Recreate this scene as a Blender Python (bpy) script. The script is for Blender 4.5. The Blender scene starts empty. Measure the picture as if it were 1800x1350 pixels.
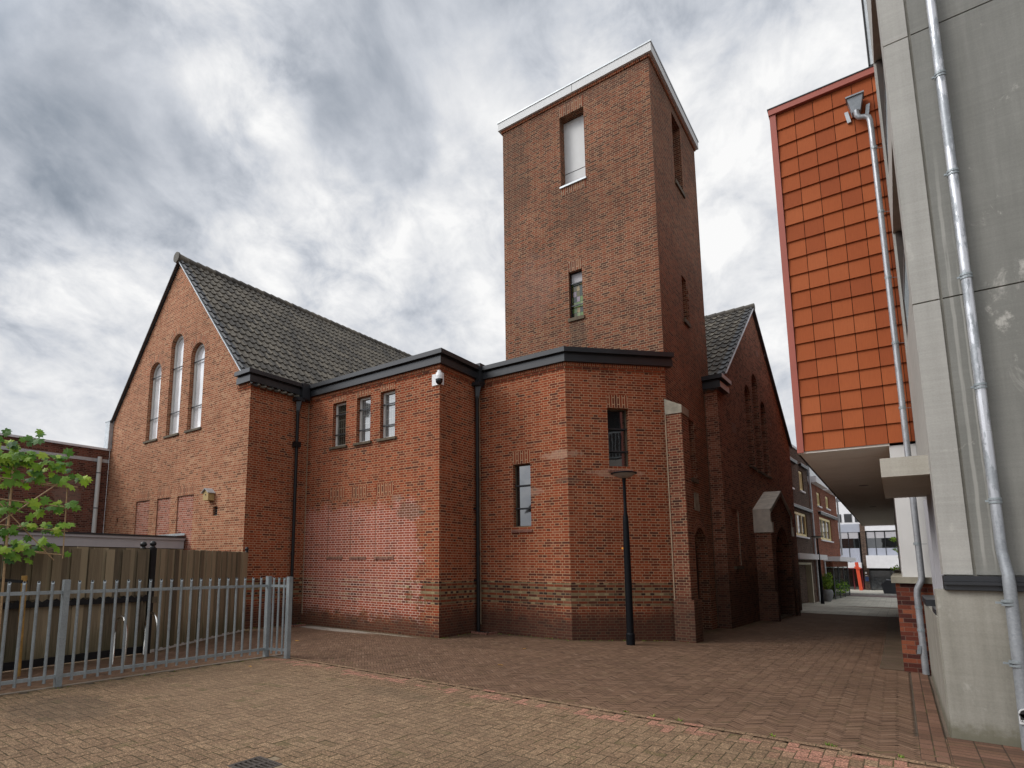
import bpy, math, random
from math import sin, cos, pi, radians, hypot, sqrt
from mathutils import Vector, Matrix
from mathutils.geometry import tessellate_polygon

random.seed(7)
S = bpy.context.scene
COL = S.collection

# ------------------------------------------------------------------ camera
cam_d = bpy.data.cameras.new("camera")
cam = bpy.data.objects.new("camera", cam_d)
COL.objects.link(cam)
CAM_H = 1.8
PITCH, ROLL, YAW = 0.1375, 0.0057, -0.6772
cam_d.sensor_width = 36.0
cam_d.lens = 1021.457 / 1800 * 36
cam_d.shift_x = (900 - 750.1146) / 1800
cam_d.shift_y = (848.1953 - 675) / 1800
cam_d.clip_start = 0.05
cam_d.clip_end = 3000
_c, _s = cos(YAW), sin(YAW)
_fwd_h = Vector((_s, _c, 0))           # horizontal view direction in church axes
_right = Vector((_c, -_s, 0))
_fwd = _fwd_h * cos(PITCH) + Vector((0, 0, sin(PITCH)))
_up = -_fwd_h * sin(PITCH) + Vector((0, 0, cos(PITCH)))
_r2 = _right * cos(ROLL) + _up * sin(ROLL)
_u2 = -_right * sin(ROLL) + _up * cos(ROLL)
m = Matrix((( _r2.x, _u2.x, -_fwd.x, 0), (_r2.y, _u2.y, -_fwd.y, 0), (_r2.z, _u2.z, -_fwd.z, CAM_H), (0, 0, 0, 1)))
cam.matrix_world = m
S.camera = cam

# ------------------------------------------------------------------ view
S.view_settings.view_transform = 'Standard'
S.view_settings.look = 'None'
S.view_settings.exposure = 0.0
S.view_settings.gamma = 1.0

# ------------------------------------------------------------------ sky and sun
SUN_AZ = Vector((-0.62, -0.68, 0)).normalized()
SUN_EL = radians(42)
SUN_DIR = (SUN_AZ * cos(SUN_EL) + Vector((0, 0, sin(SUN_EL)))).normalized()
W = bpy.data.worlds.new("World")
S.world = W
W.use_nodes = True
nt = W.node_tree
nt.nodes.clear()


class NB:
    """tiny node-tree builder"""
    def __init__(self, tree):
        self.t = tree

    def n(self, typ, **kw):
        nd = self.t.nodes.new(typ)
        for k, v in kw.items():
            if k.startswith('i_'):
                key = k[2:]
                key = int(key) if key.isdigit() else key
                self.put(nd.inputs[key], v)
            else:
                setattr(nd, k, v)
        return nd

    def put(self, sock, v):
        if hasattr(v, 'is_output') or isinstance(v, bpy.types.NodeSocket):
            self.t.links.new(v, sock)
        else:
            if sock.type == 'RGBA' and len(v) == 3:
                v = (v[0], v[1], v[2], 1.0)
            sock.default_value = v

    def math(self, op, a, b=None, c=None, clamp=False):
        nd = self.t.nodes.new('ShaderNodeMath')
        nd.operation = op
        nd.use_clamp = clamp
        self.put(nd.inputs[0], a)
        if b is not None:
            self.put(nd.inputs[1], b)
        if c is not None:
            self.put(nd.inputs[2], c)
        return nd.outputs[0]

    def vmath(self, op, a, b=None, out=0):
        nd = self.t.nodes.new('ShaderNodeVectorMath')
        nd.operation = op
        self.put(nd.inputs[0], a)
        if b is not None:
            self.put(nd.inputs[1], b)
        return nd.outputs[out]

    def mix(self, f, a, b, blend='MIX'):
        nd = self.t.nodes.new('ShaderNodeMix')
        nd.data_type = 'RGBA'
        nd.blend_type = blend
        self.put(nd.inputs[0], f)
        self.put(nd.inputs[6], a)
        self.put(nd.inputs[7], b)
        return nd.outputs[2]

    def ramp(self, f, stops, interp='LINEAR'):
        nd = self.t.nodes.new('ShaderNodeValToRGB')
        cr = nd.color_ramp
        cr.interpolation = interp
        while len(cr.elements) < len(stops):
            cr.elements.new(0.5)
        for e, (p, c) in zip(cr.elements, stops):
            e.position = p
            e.color = (c[0], c[1], c[2], 1) if hasattr(c, '__len__') else (c, c, c, 1)
        self.put(nd.inputs[0], f)
        return nd.outputs[0]

    def noise(self, vec, scale, detail=4, rough=0.55, dist=0.0):
        nd = self.t.nodes.new('ShaderNodeTexNoise')
        self.put(nd.inputs['Vector'], vec)
        nd.inputs['Scale'].default_value = scale
        nd.inputs['Detail'].default_value = detail
        nd.inputs['Roughness'].default_value = rough
        nd.inputs['Distortion'].default_value = dist
        return nd.outputs[0]

    def sstep(self, v, a, b):
        nd = self.t.nodes.new('ShaderNodeMapRange')
        nd.interpolation_type = 'SMOOTHSTEP'
        self.put(nd.inputs[0], v)
        nd.inputs[1].default_value = a
        nd.inputs[2].default_value = b
        return nd.outputs[0]

    def sep(self, v):
        nd = self.t.nodes.new('ShaderNodeSeparateXYZ')
        self.put(nd.inputs[0], v)
        return nd.outputs

    def comb(self, x, y, z=0.0):
        nd = self.t.nodes.new('ShaderNodeCombineXYZ')
        self.put(nd.inputs[0], x)
        self.put(nd.inputs[1], y)
        self.put(nd.inputs[2], z)
        return nd.outputs[0]


def build_sky():
    b = NB(nt)
    tc = b.n('ShaderNodeTexCoord')
    d = b.vmath('NORMALIZE', tc.outputs['Generated'])
    x, y, z = b.sep(d)
    zc = b.math('ADD', b.math('MAXIMUM', z, 0.0), 0.50)
    px = b.math('DIVIDE', x, zc)
    py = b.math('DIVIDE', y, zc)
    # wind-combed cloud sheet: rotate to the streak direction, compress along it
    a = radians(CLOUD_ANG)
    su = b.math('ADD', b.math('MULTIPLY', px, cos(a)), b.math('MULTIPLY', py, sin(a)))
    sv = b.math('SUBTRACT', b.math('MULTIPLY', py, cos(a)), b.math('MULTIPLY', px, sin(a)))
    p = b.comb(b.math('MULTIPLY', su, 0.95), b.math('MULTIPLY', sv, 1.12), 3.7)
    n1 = b.noise(p, 4.2, 9, 0.55, 0.3)
    p2 = b.comb(b.math('MULTIPLY', su, 1.0), b.math('MULTIPLY', sv, 1.1), 11.3)
    n2 = b.noise(p2, 11.0, 9, 0.60, 0.35)
    v = b.math('ADD', b.math('MULTIPLY', b.math('SUBTRACT', n1, 0.5), 0.82), b.math('MULTIPLY', b.math('SUBTRACT', n2, 0.5), 0.60))
    v = b.math('ADD', v, 0.575)
    for (dx, dy, dz, r0, amt) in SKY_BLOBS:
        dv = Vector((dx, dy, dz)).normalized()
        dt = b.vmath('DOT_PRODUCT', d, tuple(dv), out=1)
        f = b.sstep(dt, cos(r0), 1.0)
        f = b.math('MULTIPLY', f, b.math('ADD', -0.3, b.math('MULTIPLY', n2, 2.6)))
        v = b.math('ADD', v, b.math('MULTIPLY', f, amt))
    # pale towards the horizon
    hz = b.sstep(z, 0.55, 0.05)
    v = b.math('ADD', b.math('MULTIPLY', b.math('SUBTRACT', v, 0.55), b.math('SUBTRACT', 1.0, b.math('MULTIPLY', hz, 0.45))),
               b.math('ADD', 0.55, b.math('MULTIPLY', hz, 0.015)))
    col = b.ramp(v, [(0.20, (1.85, 2.2, 2.7)), (0.32, (3.0, 3.4, 4.0)), (0.42, (4.45, 4.8, 5.4)),
                     (0.51, (6.0, 6.3, 6.85)), (0.60, (7.5, 7.65, 7.95)), (0.74, (9.6, 9.6, 9.6))])
    # sun hidden behind cloud: the veil is brighter around it
    dt = b.vmath('DOT_PRODUCT', d, tuple(SUN_DIR), out=1)
    glow = b.math('ADD', 1.0, b.math('MULTIPLY', b.sstep(dt, 0.66, 1.0), SKY_GLOW))
    gcol = b.vmath('SCALE', col)
    b.put(gcol.node.inputs['Scale'], glow)
    sky = b.n('ShaderNodeTexSky')
    sky.sky_type = 'NISHITA'
    sky.sun_disc = False
    sky.sun_elevation = SUN_EL
    sky.sun_rotation = math.atan2(SUN_DIR.x, SUN_DIR.y)
    # small gaps where the blue shows
    hole = b.math('MULTIPLY', b.sstep(b.noise(p2, 5.0, 5, 0.6, 0.3), 0.735, 0.80), 0.6)
    fin = b.mix(hole, gcol, sky.outputs[0])
    bg = b.n('ShaderNodeBackground')
    b.put(bg.inputs[0], fin)
    bg.inputs[1].default_value = 0.1
    out = b.n('ShaderNodeOutputWorld')
    nt.links.new(bg.outputs[0], out.inputs[0])


CLOUD_ANG = 105
SKY_GLOW = 2.6
SKY_BLOBS = []


def sky_dir(px_x, px_y):
    """direction of a place in the cloud field, given as azimuth/elevation seen from the square"""
    v = Vector(((px_x - 750.1) / 1021.46, (848.2 - px_y) / 1021.46, -1.0))
    v.normalize()
    r = m.to_3x3() @ v
    return (r.x, r.y, r.z)


for (bx, by, rr, am) in ((60, 120, .28, -.15), (180, 250, .16, -.06), (760, 60, .24, -.16), (650, 240, .12, -.12), (450, 270, .12, -.08),
                         (430, 185, .10, .14), (240, 20, .10, .06), (560, 430, .2, .08), (60, 430, .2, .06), (1300, 480, .3, .03), (950, 200, .2, .05)):
    SKY_BLOBS.append(sky_dir(bx, by) + (rr, am))
build_sky()

sun_d = bpy.data.lights.new("sun", 'SUN')
sun_d.energy = 1.5
sun_d.angle = radians(20)
sun_d.color = (1.0, 0.95, 0.88)
sun = bpy.data.objects.new("sun", sun_d)
sun.rotation_euler = SUN_DIR.to_track_quat('Z', 'Y').to_euler()
sun.location = (-20, -20, 30)
COL.objects.link(sun)

# ------------------------------------------------------------------ materials
MATS = {}


def new_mat(name):
    mt = bpy.data.materials.new(name)
    mt.use_nodes = True
    mt.node_tree.nodes.clear()
    b = NB(mt.node_tree)
    out = b.n('ShaderNodeOutputMaterial')
    bs = b.n('ShaderNodeBsdfPrincipled')
    mt.node_tree.links.new(bs.outputs[0], out.inputs[0])
    MATS[name] = mt
    return mt, b, bs


def bump(b, bs, h, strength=0.5, dist=0.01):
    nd = b.n('ShaderNodeBump')
    nd.inputs['Strength'].default_value = strength
    nd.inputs['Distance'].default_value = dist
    b.put(nd.inputs['Height'], h)
    b.put(bs.inputs['Normal'], nd.outputs[0])


def simple(name, col, rough=0.6, metal=0.0, var=0.12, nscale=6.0, bmp=0.0, spec=None):
    mt, b, bs = new_mat(name)
    tc = b.n('ShaderNodeTexCoord')
    n = b.noise(tc.outputs['Object'], nscale, 5, 0.6)
    lo = tuple(c * (1 - var) for c in col)
    hi = tuple(c * (1 + var) for c in col)
    c = b.ramp(n, [(0.3, lo), (0.7, hi)])
    b.put(bs.inputs['Base Color'], c)
    r = b.math('ADD', rough - 0.06, b.math('MULTIPLY', n, 0.12))
    b.put(bs.inputs['Roughness'], r)
    bs.inputs['Metallic'].default_value = metal
    if spec is not None:
        bs.inputs['Specular IOR Level'].default_value = spec
    if bmp:
        bump(b, bs, b.noise(tc.outputs['Object'], nscale * 12, 4, 0.6), bmp, 0.004)
    return mt


def brick(name, ramp, mortar, length=0.236, course=0.065, msize=0.0078, squash=0.5, vertical=False, band=None,
          region=None, dirt_shade=None, weather=0.25, spots=None, mvar=0.25):
    mt, b, bs = new_mat(name)
    uv = b.n('ShaderNodeUVMap').outputs[0]
    geo = b.n('ShaderNodeNewGeometry')
    pos = geo.outputs['Position']
    wob = b.n('ShaderNodeTexNoise')
    b.put(wob.inputs['Vector'], uv)
    wob.inputs['Scale'].default_value = 9.0
    wob.inputs['Detail'].default_value = 2
    off = b.vmath('SCALE', b.vmath('SUBTRACT', wob.outputs['Color'], (0.5, 0.5, 0.5)))
    off.node.inputs['Scale'].default_value = 0.010
    uvw = b.vmath('ADD', uv, off)
    if vertical:
        x, y, _ = b.sep(uvw)
        uvw = b.comb(y, x)
    bt = b.n('ShaderNodeTexBrick')
    bt.offset = 0.5
    bt.offset_frequency = 2
    bt.squash = squash
    bt.squash_frequency = 2
    b.put(bt.inputs['Vector'], uvw)
    bt.inputs['Color1'].default_value = (0, 0, 0, 1)
    bt.inputs['Color2'].default_value = (1, 1, 1, 1)
    bt.inputs['Mortar'].default_value = (0.5, 0.5, 0.5, 1)
    bt.inputs['Scale'].default_value = 1.0
    bt.inputs['Mortar Size'].default_value = msize
    bt.inputs['Mortar Smooth'].default_value = 0.25
    bt.inputs['Brick Width'].default_value = length
    bt.inputs['Row Height'].default_value = course
    tint = bt.outputs['Color']
    fac = bt.outputs['Fac']
    big = b.noise(pos, 0.45, 5, 0.6)
    mid = b.noise(pos, 2.1, 5, 0.65)
    fine = b.noise(pos, 38.0, 4, 0.65)
    tv = b.math('ADD', tint, b.math('MULTIPLY', b.math('SUBTRACT', mid, 0.5), 0.16))
    bc = b.ramp(tv, ramp)
    bc = b.mix(0.55, bc, b.ramp(fine, [(0.25, (0.55, 0.55, 0.55)), (0.75, (1.35, 1.35, 1.35))]), 'MULTIPLY')
    mc = b.ramp(b.math('ADD', b.math('MULTIPLY', mid, 0.6), b.math('MULTIPLY', fine, 0.4)),
                [(0.3, tuple(c * (1 - mvar) for c in mortar)), (0.7, tuple(c * (1 + mvar * .5) for c in mortar))])
    X, Y, Z = b.sep(pos)
    if band:
        z0, z1, ya, dk = band
        u_, v_, _ = b.sep(uvw)
        row = b.math('FLOOR', b.math('DIVIDE', v_, course))
        even = b.math('LESS_THAN', b.math('MODULO', row, 2.0), 0.5)
        inb = b.math('MULTIPLY', b.math('GREATER_THAN', Z, z0), b.math('LESS_THAN', Z, z1))
        msk = b.math('MULTIPLY', even, inb)
        bcol = b.ramp(tint, [(0.0, dk), (0.30, tuple(c * 1.6 for c in dk)), (0.5, tuple(c * .7 for c in ya)), (0.8, ya), (1.0, tuple(c * 1.5 for c in ya))], 'LINEAR')
        bc = b.mix(b.math('MULTIPLY', msk, 0.95), bc, bcol)
        mc = b.mix(b.math('MULTIPLY', inb, 0.6), mc, (.13, .10, .06, 1))
        bc = b.mix(b.math('MULTIPLY', b.math('MULTIPLY', inb, b.math('SUBTRACT', 1.0, even)), 0.35), bc, (.08, .035, .022, 1))
    if region:
        # repointed, lime-washed field of wall: irregular outline, paler bricks and joints
        ax, s0, s1, z0, z1, bcol, mcol = region
        C_ = X if ax == 'x' else Y
        nn = b.noise(pos, 1.9, 7, 0.75)
        nx = b.math('MULTIPLY', b.math('SUBTRACT', nn, 0.5), 3.4)
        nz = b.math('MULTIPLY', b.math('SUBTRACT', b.noise(pos, 2.3, 6, 0.7), 0.5), 2.0)
        f = b.math('MULTIPLY', b.sstep(b.math('ADD', C_, nx), s0 - .05, s0 + .2), b.sstep(b.math('ADD', C_, nx), s1 + .12, s1 - .12))
        f = b.math('MULTIPLY', f, b.math('MULTIPLY', b.sstep(b.math('ADD', Z, nz), z0 - .08, z0 + .1), b.sstep(b.math('ADD', Z, nz), z1 + .25, z1 - .25)))
        blot = b.sstep(b.noise(pos, 1.3, 5, 0.65), 0.38, 0.64)
        f2 = b.math('MULTIPLY', f, b.math('ADD', 0.15, b.math('MULTIPLY', blot, 0.45)))
        bc = b.mix(f2, bc, bcol)
        mc = b.mix(f, mc, mcol)
    if spots:
        for (ax, c0, z0, rx, rz, colr, am) in spots:
            C_ = X if ax == 'x' else Y
            ddx = b.math('DIVIDE', b.math('SUBTRACT', C_, c0), rx)
            ddz = b.math('DIVIDE', b.math('SUBTRACT', Z, z0), rz)
            r2 = b.math('ADD', b.math('MULTIPLY', ddx, ddx), b.math('MULTIPLY', ddz, ddz))
            r2 = b.math('ADD', r2, b.math('MULTIPLY', b.math('SUBTRACT', b.noise(pos, 3.2, 6, 0.75), 0.5), 4.2))
            f = b.math('MULTIPLY', b.sstep(r2, 1.0, 0.5), am)
            bc = b.mix(f, bc, colr)
            mc = b.mix(b.math('MULTIPLY', f, 0.5), mc, colr)
    cfin = b.mix(fac, bc, mc)
    cfin = b.mix(weather, cfin, b.ramp(big, [(0.3, (0.45, 0.45, 0.45)), (0.7, (1.4, 1.4, 1.4))]), 'MULTIPLY')
    if dirt_shade:  # foot of the wall darker: grime plus low-level shade put into the colour
        z1, dcol, am = dirt_shade
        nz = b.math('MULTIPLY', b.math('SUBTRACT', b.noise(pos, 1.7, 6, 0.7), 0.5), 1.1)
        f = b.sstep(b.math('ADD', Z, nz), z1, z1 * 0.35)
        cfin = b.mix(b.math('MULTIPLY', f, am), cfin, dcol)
    b.put(bs.inputs['Base Color'], cfin)
    bs.inputs['Roughness'].default_value = 0.88
    bs.inputs['Specular IOR Level'].default_value = 0.10
    h = b.math('ADD', b.math('MULTIPLY', b.math('SUBTRACT', 1.0, fac), 1.0), b.math('MULTIPLY', fine, 0.35))
    bump(b, bs, h, 0.7, 0.006)
    return mt


R_RED = [(0.0, (.095, .032, .023)), (0.10, (.145, .038, .022)), (0.26, (.21, .048, .023)), (0.60, (.275, .057, .024)), (0.85, (.315, .076, .032)), (1.0, (.29, .10, .055))]
R_TAN = [(0.0, (.15, .060, .036)), (0.15, (.235, .086, .047)), (0.5, (.315, .112, .060)), (0.8, (.36, .145, .080)), (1.0, (.40, .205, .12))]
R_TOW = [(0.0, (.075, .038, .028)), (0.2, (.115, .048, .032)), (0.5, (.165, .060, .037)), (0.78, (.22, .070, .038)), (1.0, (.22, .105, .06))]
R_WING = [(0.0, (.07, .034, .026)), (0.3, (.16, .064, .043)), (0.6, (.25, .092, .056)), (1.0, (.30, .13, .082))]
BAND = (0.80, 1.34, (.23, .19, .105), (.032, .025, .021))
DIRT_SHADE = (1.05, (.050, .030, .023), 0.80)  # dirty bottom courses, deepened in colour for the occluded light down there
brick('brick_red', R_RED, (.45, .285, .17), band=BAND, dirt_shade=DIRT_SHADE, weather=0.32,
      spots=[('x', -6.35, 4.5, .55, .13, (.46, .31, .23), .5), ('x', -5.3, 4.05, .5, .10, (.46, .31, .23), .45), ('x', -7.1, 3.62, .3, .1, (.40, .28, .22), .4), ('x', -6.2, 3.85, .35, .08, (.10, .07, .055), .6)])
brick('brick_block', R_RED, (.45, .285, .17), band=BAND, dirt_shade=(0.62, (.06, .036, .026), 0.75),
      region=('x', -14.6, -9.5, 0.35, 3.35, (.38, .102, .066), (.66, .46, .37)),
      spots=[('x', -9.75, 3.12, .46, .24, (.11, .07, .045), .6), ('x', -10.2, 3.5, .2, .1, (.2, .17, .13), .4)])
brick('brick_tan', R_TAN, (.50, .345, .22), weather=0.3)
brick('brick_buttress', [(0.0, (.05, .022, .018)), (0.3, (.12, .036, .023)), (0.7, (.19, .050, .027)), (1.0, (.22, .085, .052))], (.32, .22, .14), dirt_shade=(1.4, (.055, .035, .026), 0.7))
brick('brick_infill', [(0.0, (.14, .055, .04)), (0.3, (.27, .085, .055)), (0.7, (.35, .12, .08)), (1.0, (.34, .16, .12))], (.48, .34, .26))
brick('brick_tower', R_TOW, (.34, .235, .155), weather=0.38,
      spots=[('x', -8.1, 10.2, 1.0, 1.2, (.22, .12, .10), .3), ('x', -8.8, 14.2, .7, 2.6, (.085, .055, .042), .4), ('x', -6.65, 12.2, .42, .75, (.085, .052, .04), .4),
             ('x', -5.2, 15.8, 2.2, .35, (.08, .05, .04), .4), ('x', -6.65, 8.35, .3, .55, (.06, .05, .04), .55)])
brick('brick_wing', R_WING, (.40, .29, .20), dirt_shade=(2.4, (.035, .023, .018), 0.66), msize=0.006)  # dirt plus painted shade: gable darker below its sky-lit top
brick('brick_soldier', [(0.0, (.11, .034, .022)), (0.4, (.20, .046, .022)), (1.0, (.26, .062, .028))], (.47, .31, .19), vertical=True, length=0.36, course=.068, msize=0.0105, weather=.25)
brick('brick_soldier_tan', [(0.0, (.16, .06, .036)), (0.4, (.27, .085, .046)), (0.8, (.34, .125, .065)), (1.0, (.38, .17, .10))], (.52, .37, .24), vertical=True, length=0.33)
brick('brick_soldier_tower', R_TOW, (.40, .31, .22), vertical=True, length=0.4)
brick('brick_header', R_RED, (.45, .285, .17), vertical=True, length=0.2, course=0.055, squash=1.0, msize=0.007)
brick('brick_dark_house', [(0.0, (.035, .025, .022)), (0.5, (.085, .055, .043)), (1.0, (.13, .085, .065))], (.22, .17, .13), msize=0.005)
brick('brick_red_house', [(0.0, (.10, .035, .025)), (0.5, (.21, .068, .042)), (1.0, (.26, .095, .06))], (.30, .19, .13), msize=0.005)
brick('brick_left_hall', [(0.0, (.07, .028, .022)), (0.5, (.16, .055, .04)), (1.0, (.21, .08, .055))], (.22, .15, .11), weather=0.45,
      spots=[('y', 8.0, 4.2, .5, .6, (.3, .24, .2), .35)])
brick('brick_plinth', [(0.0, (.05, .02, .018)), (0.3, (.11, .032, .022)), (0.6, (.20, .055, .03)), (1.0, (.25, .085, .045))], (.16, .11, .085), length=0.24, course=0.075, msize=0.004, squash=1.0)

simple('anthracite_metal', (.022, .024, .028), 0.36, 0.0, 0.12, 3.0)
simple('black_paint', (.008, .0085, .010), 0.42, 0.0, 0.2, 8.0, spec=.35)
simple('lamp_black', (.0045, .005, .007), 0.6, 0.0, 0.3, 14.0, 0.15, spec=.15)
simple('zinc', (.44, .47, .49), 0.45, 0.35, 0.18, 5.0)
simple('white_panel', (.58, .59, .59), 0.6, 0.0, 0.05, 2.0)
simple('white_render', (.60, .585, .565), 0.8, 0.0, 0.05, 2.5, 0.1)
simple('white_frame', (.58, .58, .55), 0.5, 0.0, 0.06, 4.0)
simple('cream_frame', (.86, .72, .36), 0.5, 0.0, 0.06, 4.0)
simple('cream_wall', (.52, .48, .36), 0.7, 0.0, 0.06, 4.0)
simple('white_board', (.70, .70, .72), 0.55, 0.0, 0.06, 3.0)
simple('grey_board', (.40, .39, .41), 0.6, 0.0, 0.06, 3.0)
simple('blue_grey_board', (.34, .36, .42), 0.5, 0.0, 0.05, 3.0)
simple('shutter_grey', (.10, .105, .115), 0.5, 0.0, 0.1, 4.0)
simple('stone', (.27, .245, .19), 0.85, 0.0, 0.3, 5.0, 0.3)
simple('stone_sill', (.095, .072, .045), 0.85, 0.0, 0.35, 9.0, 0.3)
simple('brick_sill', (.22, .10, .07), 0.85, 0.0, 0.5, 24.0, 0.4)
simple('dark_wood', (.030, .018, .012), 0.6, 0.0, 0.3, 12.0)
simple('bamboo', (.42, .28, .15), 0.55, 0.0, 0.25, 20.0)
simple('stake_wood', (.35, .20, .05), 0.75, 0.0, 0.35, 14.0, 0.2)
simple('bark', (.10, .085, .055), 0.85, 0.0, 0.3, 20.0, 0.3)
simple('rubber', (.015, .015, .015), 0.8, 0.0, 0.2, 8.0)
simple('steel', (.60, .59, .56), 0.22, 1.0, 0.08, 9.0)
simple('red_paint', (.62, .075, .03), 0.45, 0.0, 0.06, 4.0)
simple('dark_red_paint', (.16, .012, .02), 0.5, 0.0, 0.1, 4.0)
simple('pot_grey', (.17, .175, .18), 0.7, 0.0, 0.1, 6.0, 0.15)
simple('soffit_board', (.80, .75, .68), 0.8, 0.0, 0.05, 2.0)
simple('orange_sticker', (.75, .28, .02), 0.5)
simple('orange_trim', (.34, .085, .058), 0.6, 0.0, 0.08, 2.0)
simple('dark_gap', (.03, .014, .010), 0.9)
simple('cast_iron', (.07, .058, .050), 0.65, 0.2, 0.25, 22.0, 0.2)
simple('roof_felt', (.09, .09, .09), 0.9, 0.0, 0.2, 3.0)
simple('blue_box', (.03, .06, .16), 0.5)
simple('nest_wood', (.42, .30, .13), 0.7, 0.0, 0.2, 20.0)
simple('camera_white', (.72, .72, .73), 0.4, 0.0, 0.03)
simple('smoke_glass', (.010, .011, .013), 0.08)
simple('bark_mulch', (.12, .085, .06), 0.95, 0.0, 0.4, 12.0)
simple('dark_interior', (.012, .011, .011), 0.8)
simple('kerb_stone', (.42, .41, .38), 0.85, 0.0, 0.15, 6.0, 0.2)
simple('plastic_blue', (.20, .42, .55), 0.5)


def mat_glass(name, base, rough, ior, lead=None, curtain=None):
    mt, b, bs = new_mat(name)
    tc = b.n('ShaderNodeTexCoord')
    uv = b.n('ShaderNodeUVMap').outputs[0]
    wave = b.noise(tc.outputs['Object'], 1.6, 2, 0.5)
    c = b.ramp(wave, [(0.3, tuple(k * .8 for k in base)), (0.7, tuple(k * 1.2 for k in base))])
    if lead:
        u, v, _ = b.sep(uv)
        fu = b.math('ABSOLUTE', b.math('SUBTRACT', b.math('FRACT', b.math('DIVIDE', u, lead[0])), 0.5))
        fv = b.math('ABSOLUTE', b.math('SUBTRACT', b.math('FRACT', b.math('DIVIDE', v, lead[1])), 0.5))
        g = b.math('MAXIMUM', b.math('GREATER_THAN', fu, 0.5 - lead[2] / lead[0]), b.math('GREATER_THAN', fv, 0.5 - lead[2] / lead[1]))
        c = b.mix(b.math('MULTIPLY', g, lead[4]), c, lead[3])
    b.put(bs.inputs['Base Color'], c)
    bs.inputs['Roughness'].default_value = rough
    bs.inputs['IOR'].default_value = ior
    bump(b, bs, b.noise(tc.outputs['Object'], 2.2, 2, 0.5), 0.06, 0.02)
    return mt


mat_glass('glass_dark', (.012, .013, .014), 0.03, 2.3)
mat_glass('glass_house', (.03, .035, .04), 0.06, 2.2)
mat_glass('glass_church', (.58, .58, .59), 0.08, 2.4, lead=(.085, .33, .003, (.55, .55, .56), .3))
mat_glass('glass_leaded', (.10, .105, .105), 0.06, 2.4, lead=(.085, .25, .004, (.42, .42, .40), .8))
mat_glass('glass_leaded_dark', (.022, .022, .018), 0.06, 1.6, lead=(.085, .25, .004, (.24, .23, .18), .7))
mat_glass('glass_far', (.05, .055, .06), 0.08, 1.9)
mat_glass('glass_porch', (.075, .095, .06), 0.06, 2.0)


def mat_clear():
    mt, b, bs = new_mat('glass_clear')
    tr = b.n('ShaderNodeBsdfTransparent')
    tr.inputs[0].default_value = (.78, .86, .82, 1)
    bs.inputs['Base Color'].default_value = (.02, .025, .022, 1)
    bs.inputs['Roughness'].default_value = 0.04
    bs.inputs['IOR'].default_value = 1.9
    mx = b.n('ShaderNodeMixShader')
    mx.inputs[0].default_value = 0.42
    mt.node_tree.links.new(tr.outputs[0], mx.inputs[1])
    mt.node_tree.links.new(bs.outputs[0], mx.inputs[2])
    out = [n for n in mt.node_tree.nodes if n.type == 'OUTPUT_MATERIAL'][0]
    mt.node_tree.links.new(mx.outputs[0], out.inputs[0])


mat_clear()


def mat_stained():
    mt, b, bs = new_mat('glass_stained')
    uv = b.n('ShaderNodeUVMap').outputs[0]
    bt = b.n('ShaderNodeTexBrick')
    bt.offset = 0.0
    bt.squash = 1.0
    b.put(bt.inputs['Vector'], uv)
    bt.inputs['Color1'].default_value = (0, 0, 0, 1)
    bt.inputs['Color2'].default_value = (1, 1, 1, 1)
    bt.inputs['Scale'].default_value = 1.0
    bt.inputs['Mortar Size'].default_value = 0.006
    bt.inputs['Brick Width'].default_value = 0.105
    bt.inputs['Row Height'].default_value = 0.165
    c = b.ramp(bt.outputs['Color'], [(0.0, (.03, .045, .03)), (0.2, (.10, .085, .02)), (0.35, (.12, .20, .05)), (0.5, (.05, .06, .05)),
                                     (0.62, (.20, .25, .10)), (0.75, (.30, .22, .10)), (0.88, (.28, .22, .26)), (0.95, (.75, .75, .78))], 'CONSTANT')
    c = b.mix(bt.outputs['Fac'], c, (.01, .01, .01, 1))
    b.put(bs.inputs['Base Color'], c)
    bs.inputs['Roughness'].default_value = 0.12
    return mt


mat_stained()


def mat_roof(name, ramp, moss):
    mt, b, bs = new_mat(name)
    at = b.n('ShaderNodeAttribute')
    at.attribute_name = 'rnd'
    tc = b.n('ShaderNodeTexCoord')
    n = b.noise(tc.outputs['Object'], 1.2, 5, 0.65)
    f = b.noise(tc.outputs['Object'], 24.0, 4, 0.65)
    v = b.math('ADD', b.math('MULTIPLY', at.outputs['Fac'], 0.7), b.math('MULTIPLY', n, 0.35))
    c = b.ramp(v, ramp)
    c = b.mix(0.7, c, b.ramp(f, [(0.3, (.6, .6, .6)), (0.7, (1.3, 1.3, 1.3))]), 'MULTIPLY')
    ms = b.sstep(b.noise(tc.outputs['Object'], 7.0, 6, 0.7), 0.62, 0.75)
    c = b.mix(b.math('MULTIPLY', ms, 0.55), c, moss)
    b.put(bs.inputs['Base Color'], c)
    bs.inputs['Roughness'].default_value = 0.75
    bump(b, bs, f, 0.3, 0.004)
    return mt


mat_roof('roof_tile', [(0.1, (.052, .048, .043)), (0.45, (.10, .089, .072)), (0.75, (.145, .127, .099)), (1.0, (.19, .168, .13))], (.12, .105, .05, 1))
simple('roof_tile_verge', (.055, .056, .058), 0.5, 0.0, 0.15, 5.0)


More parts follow.
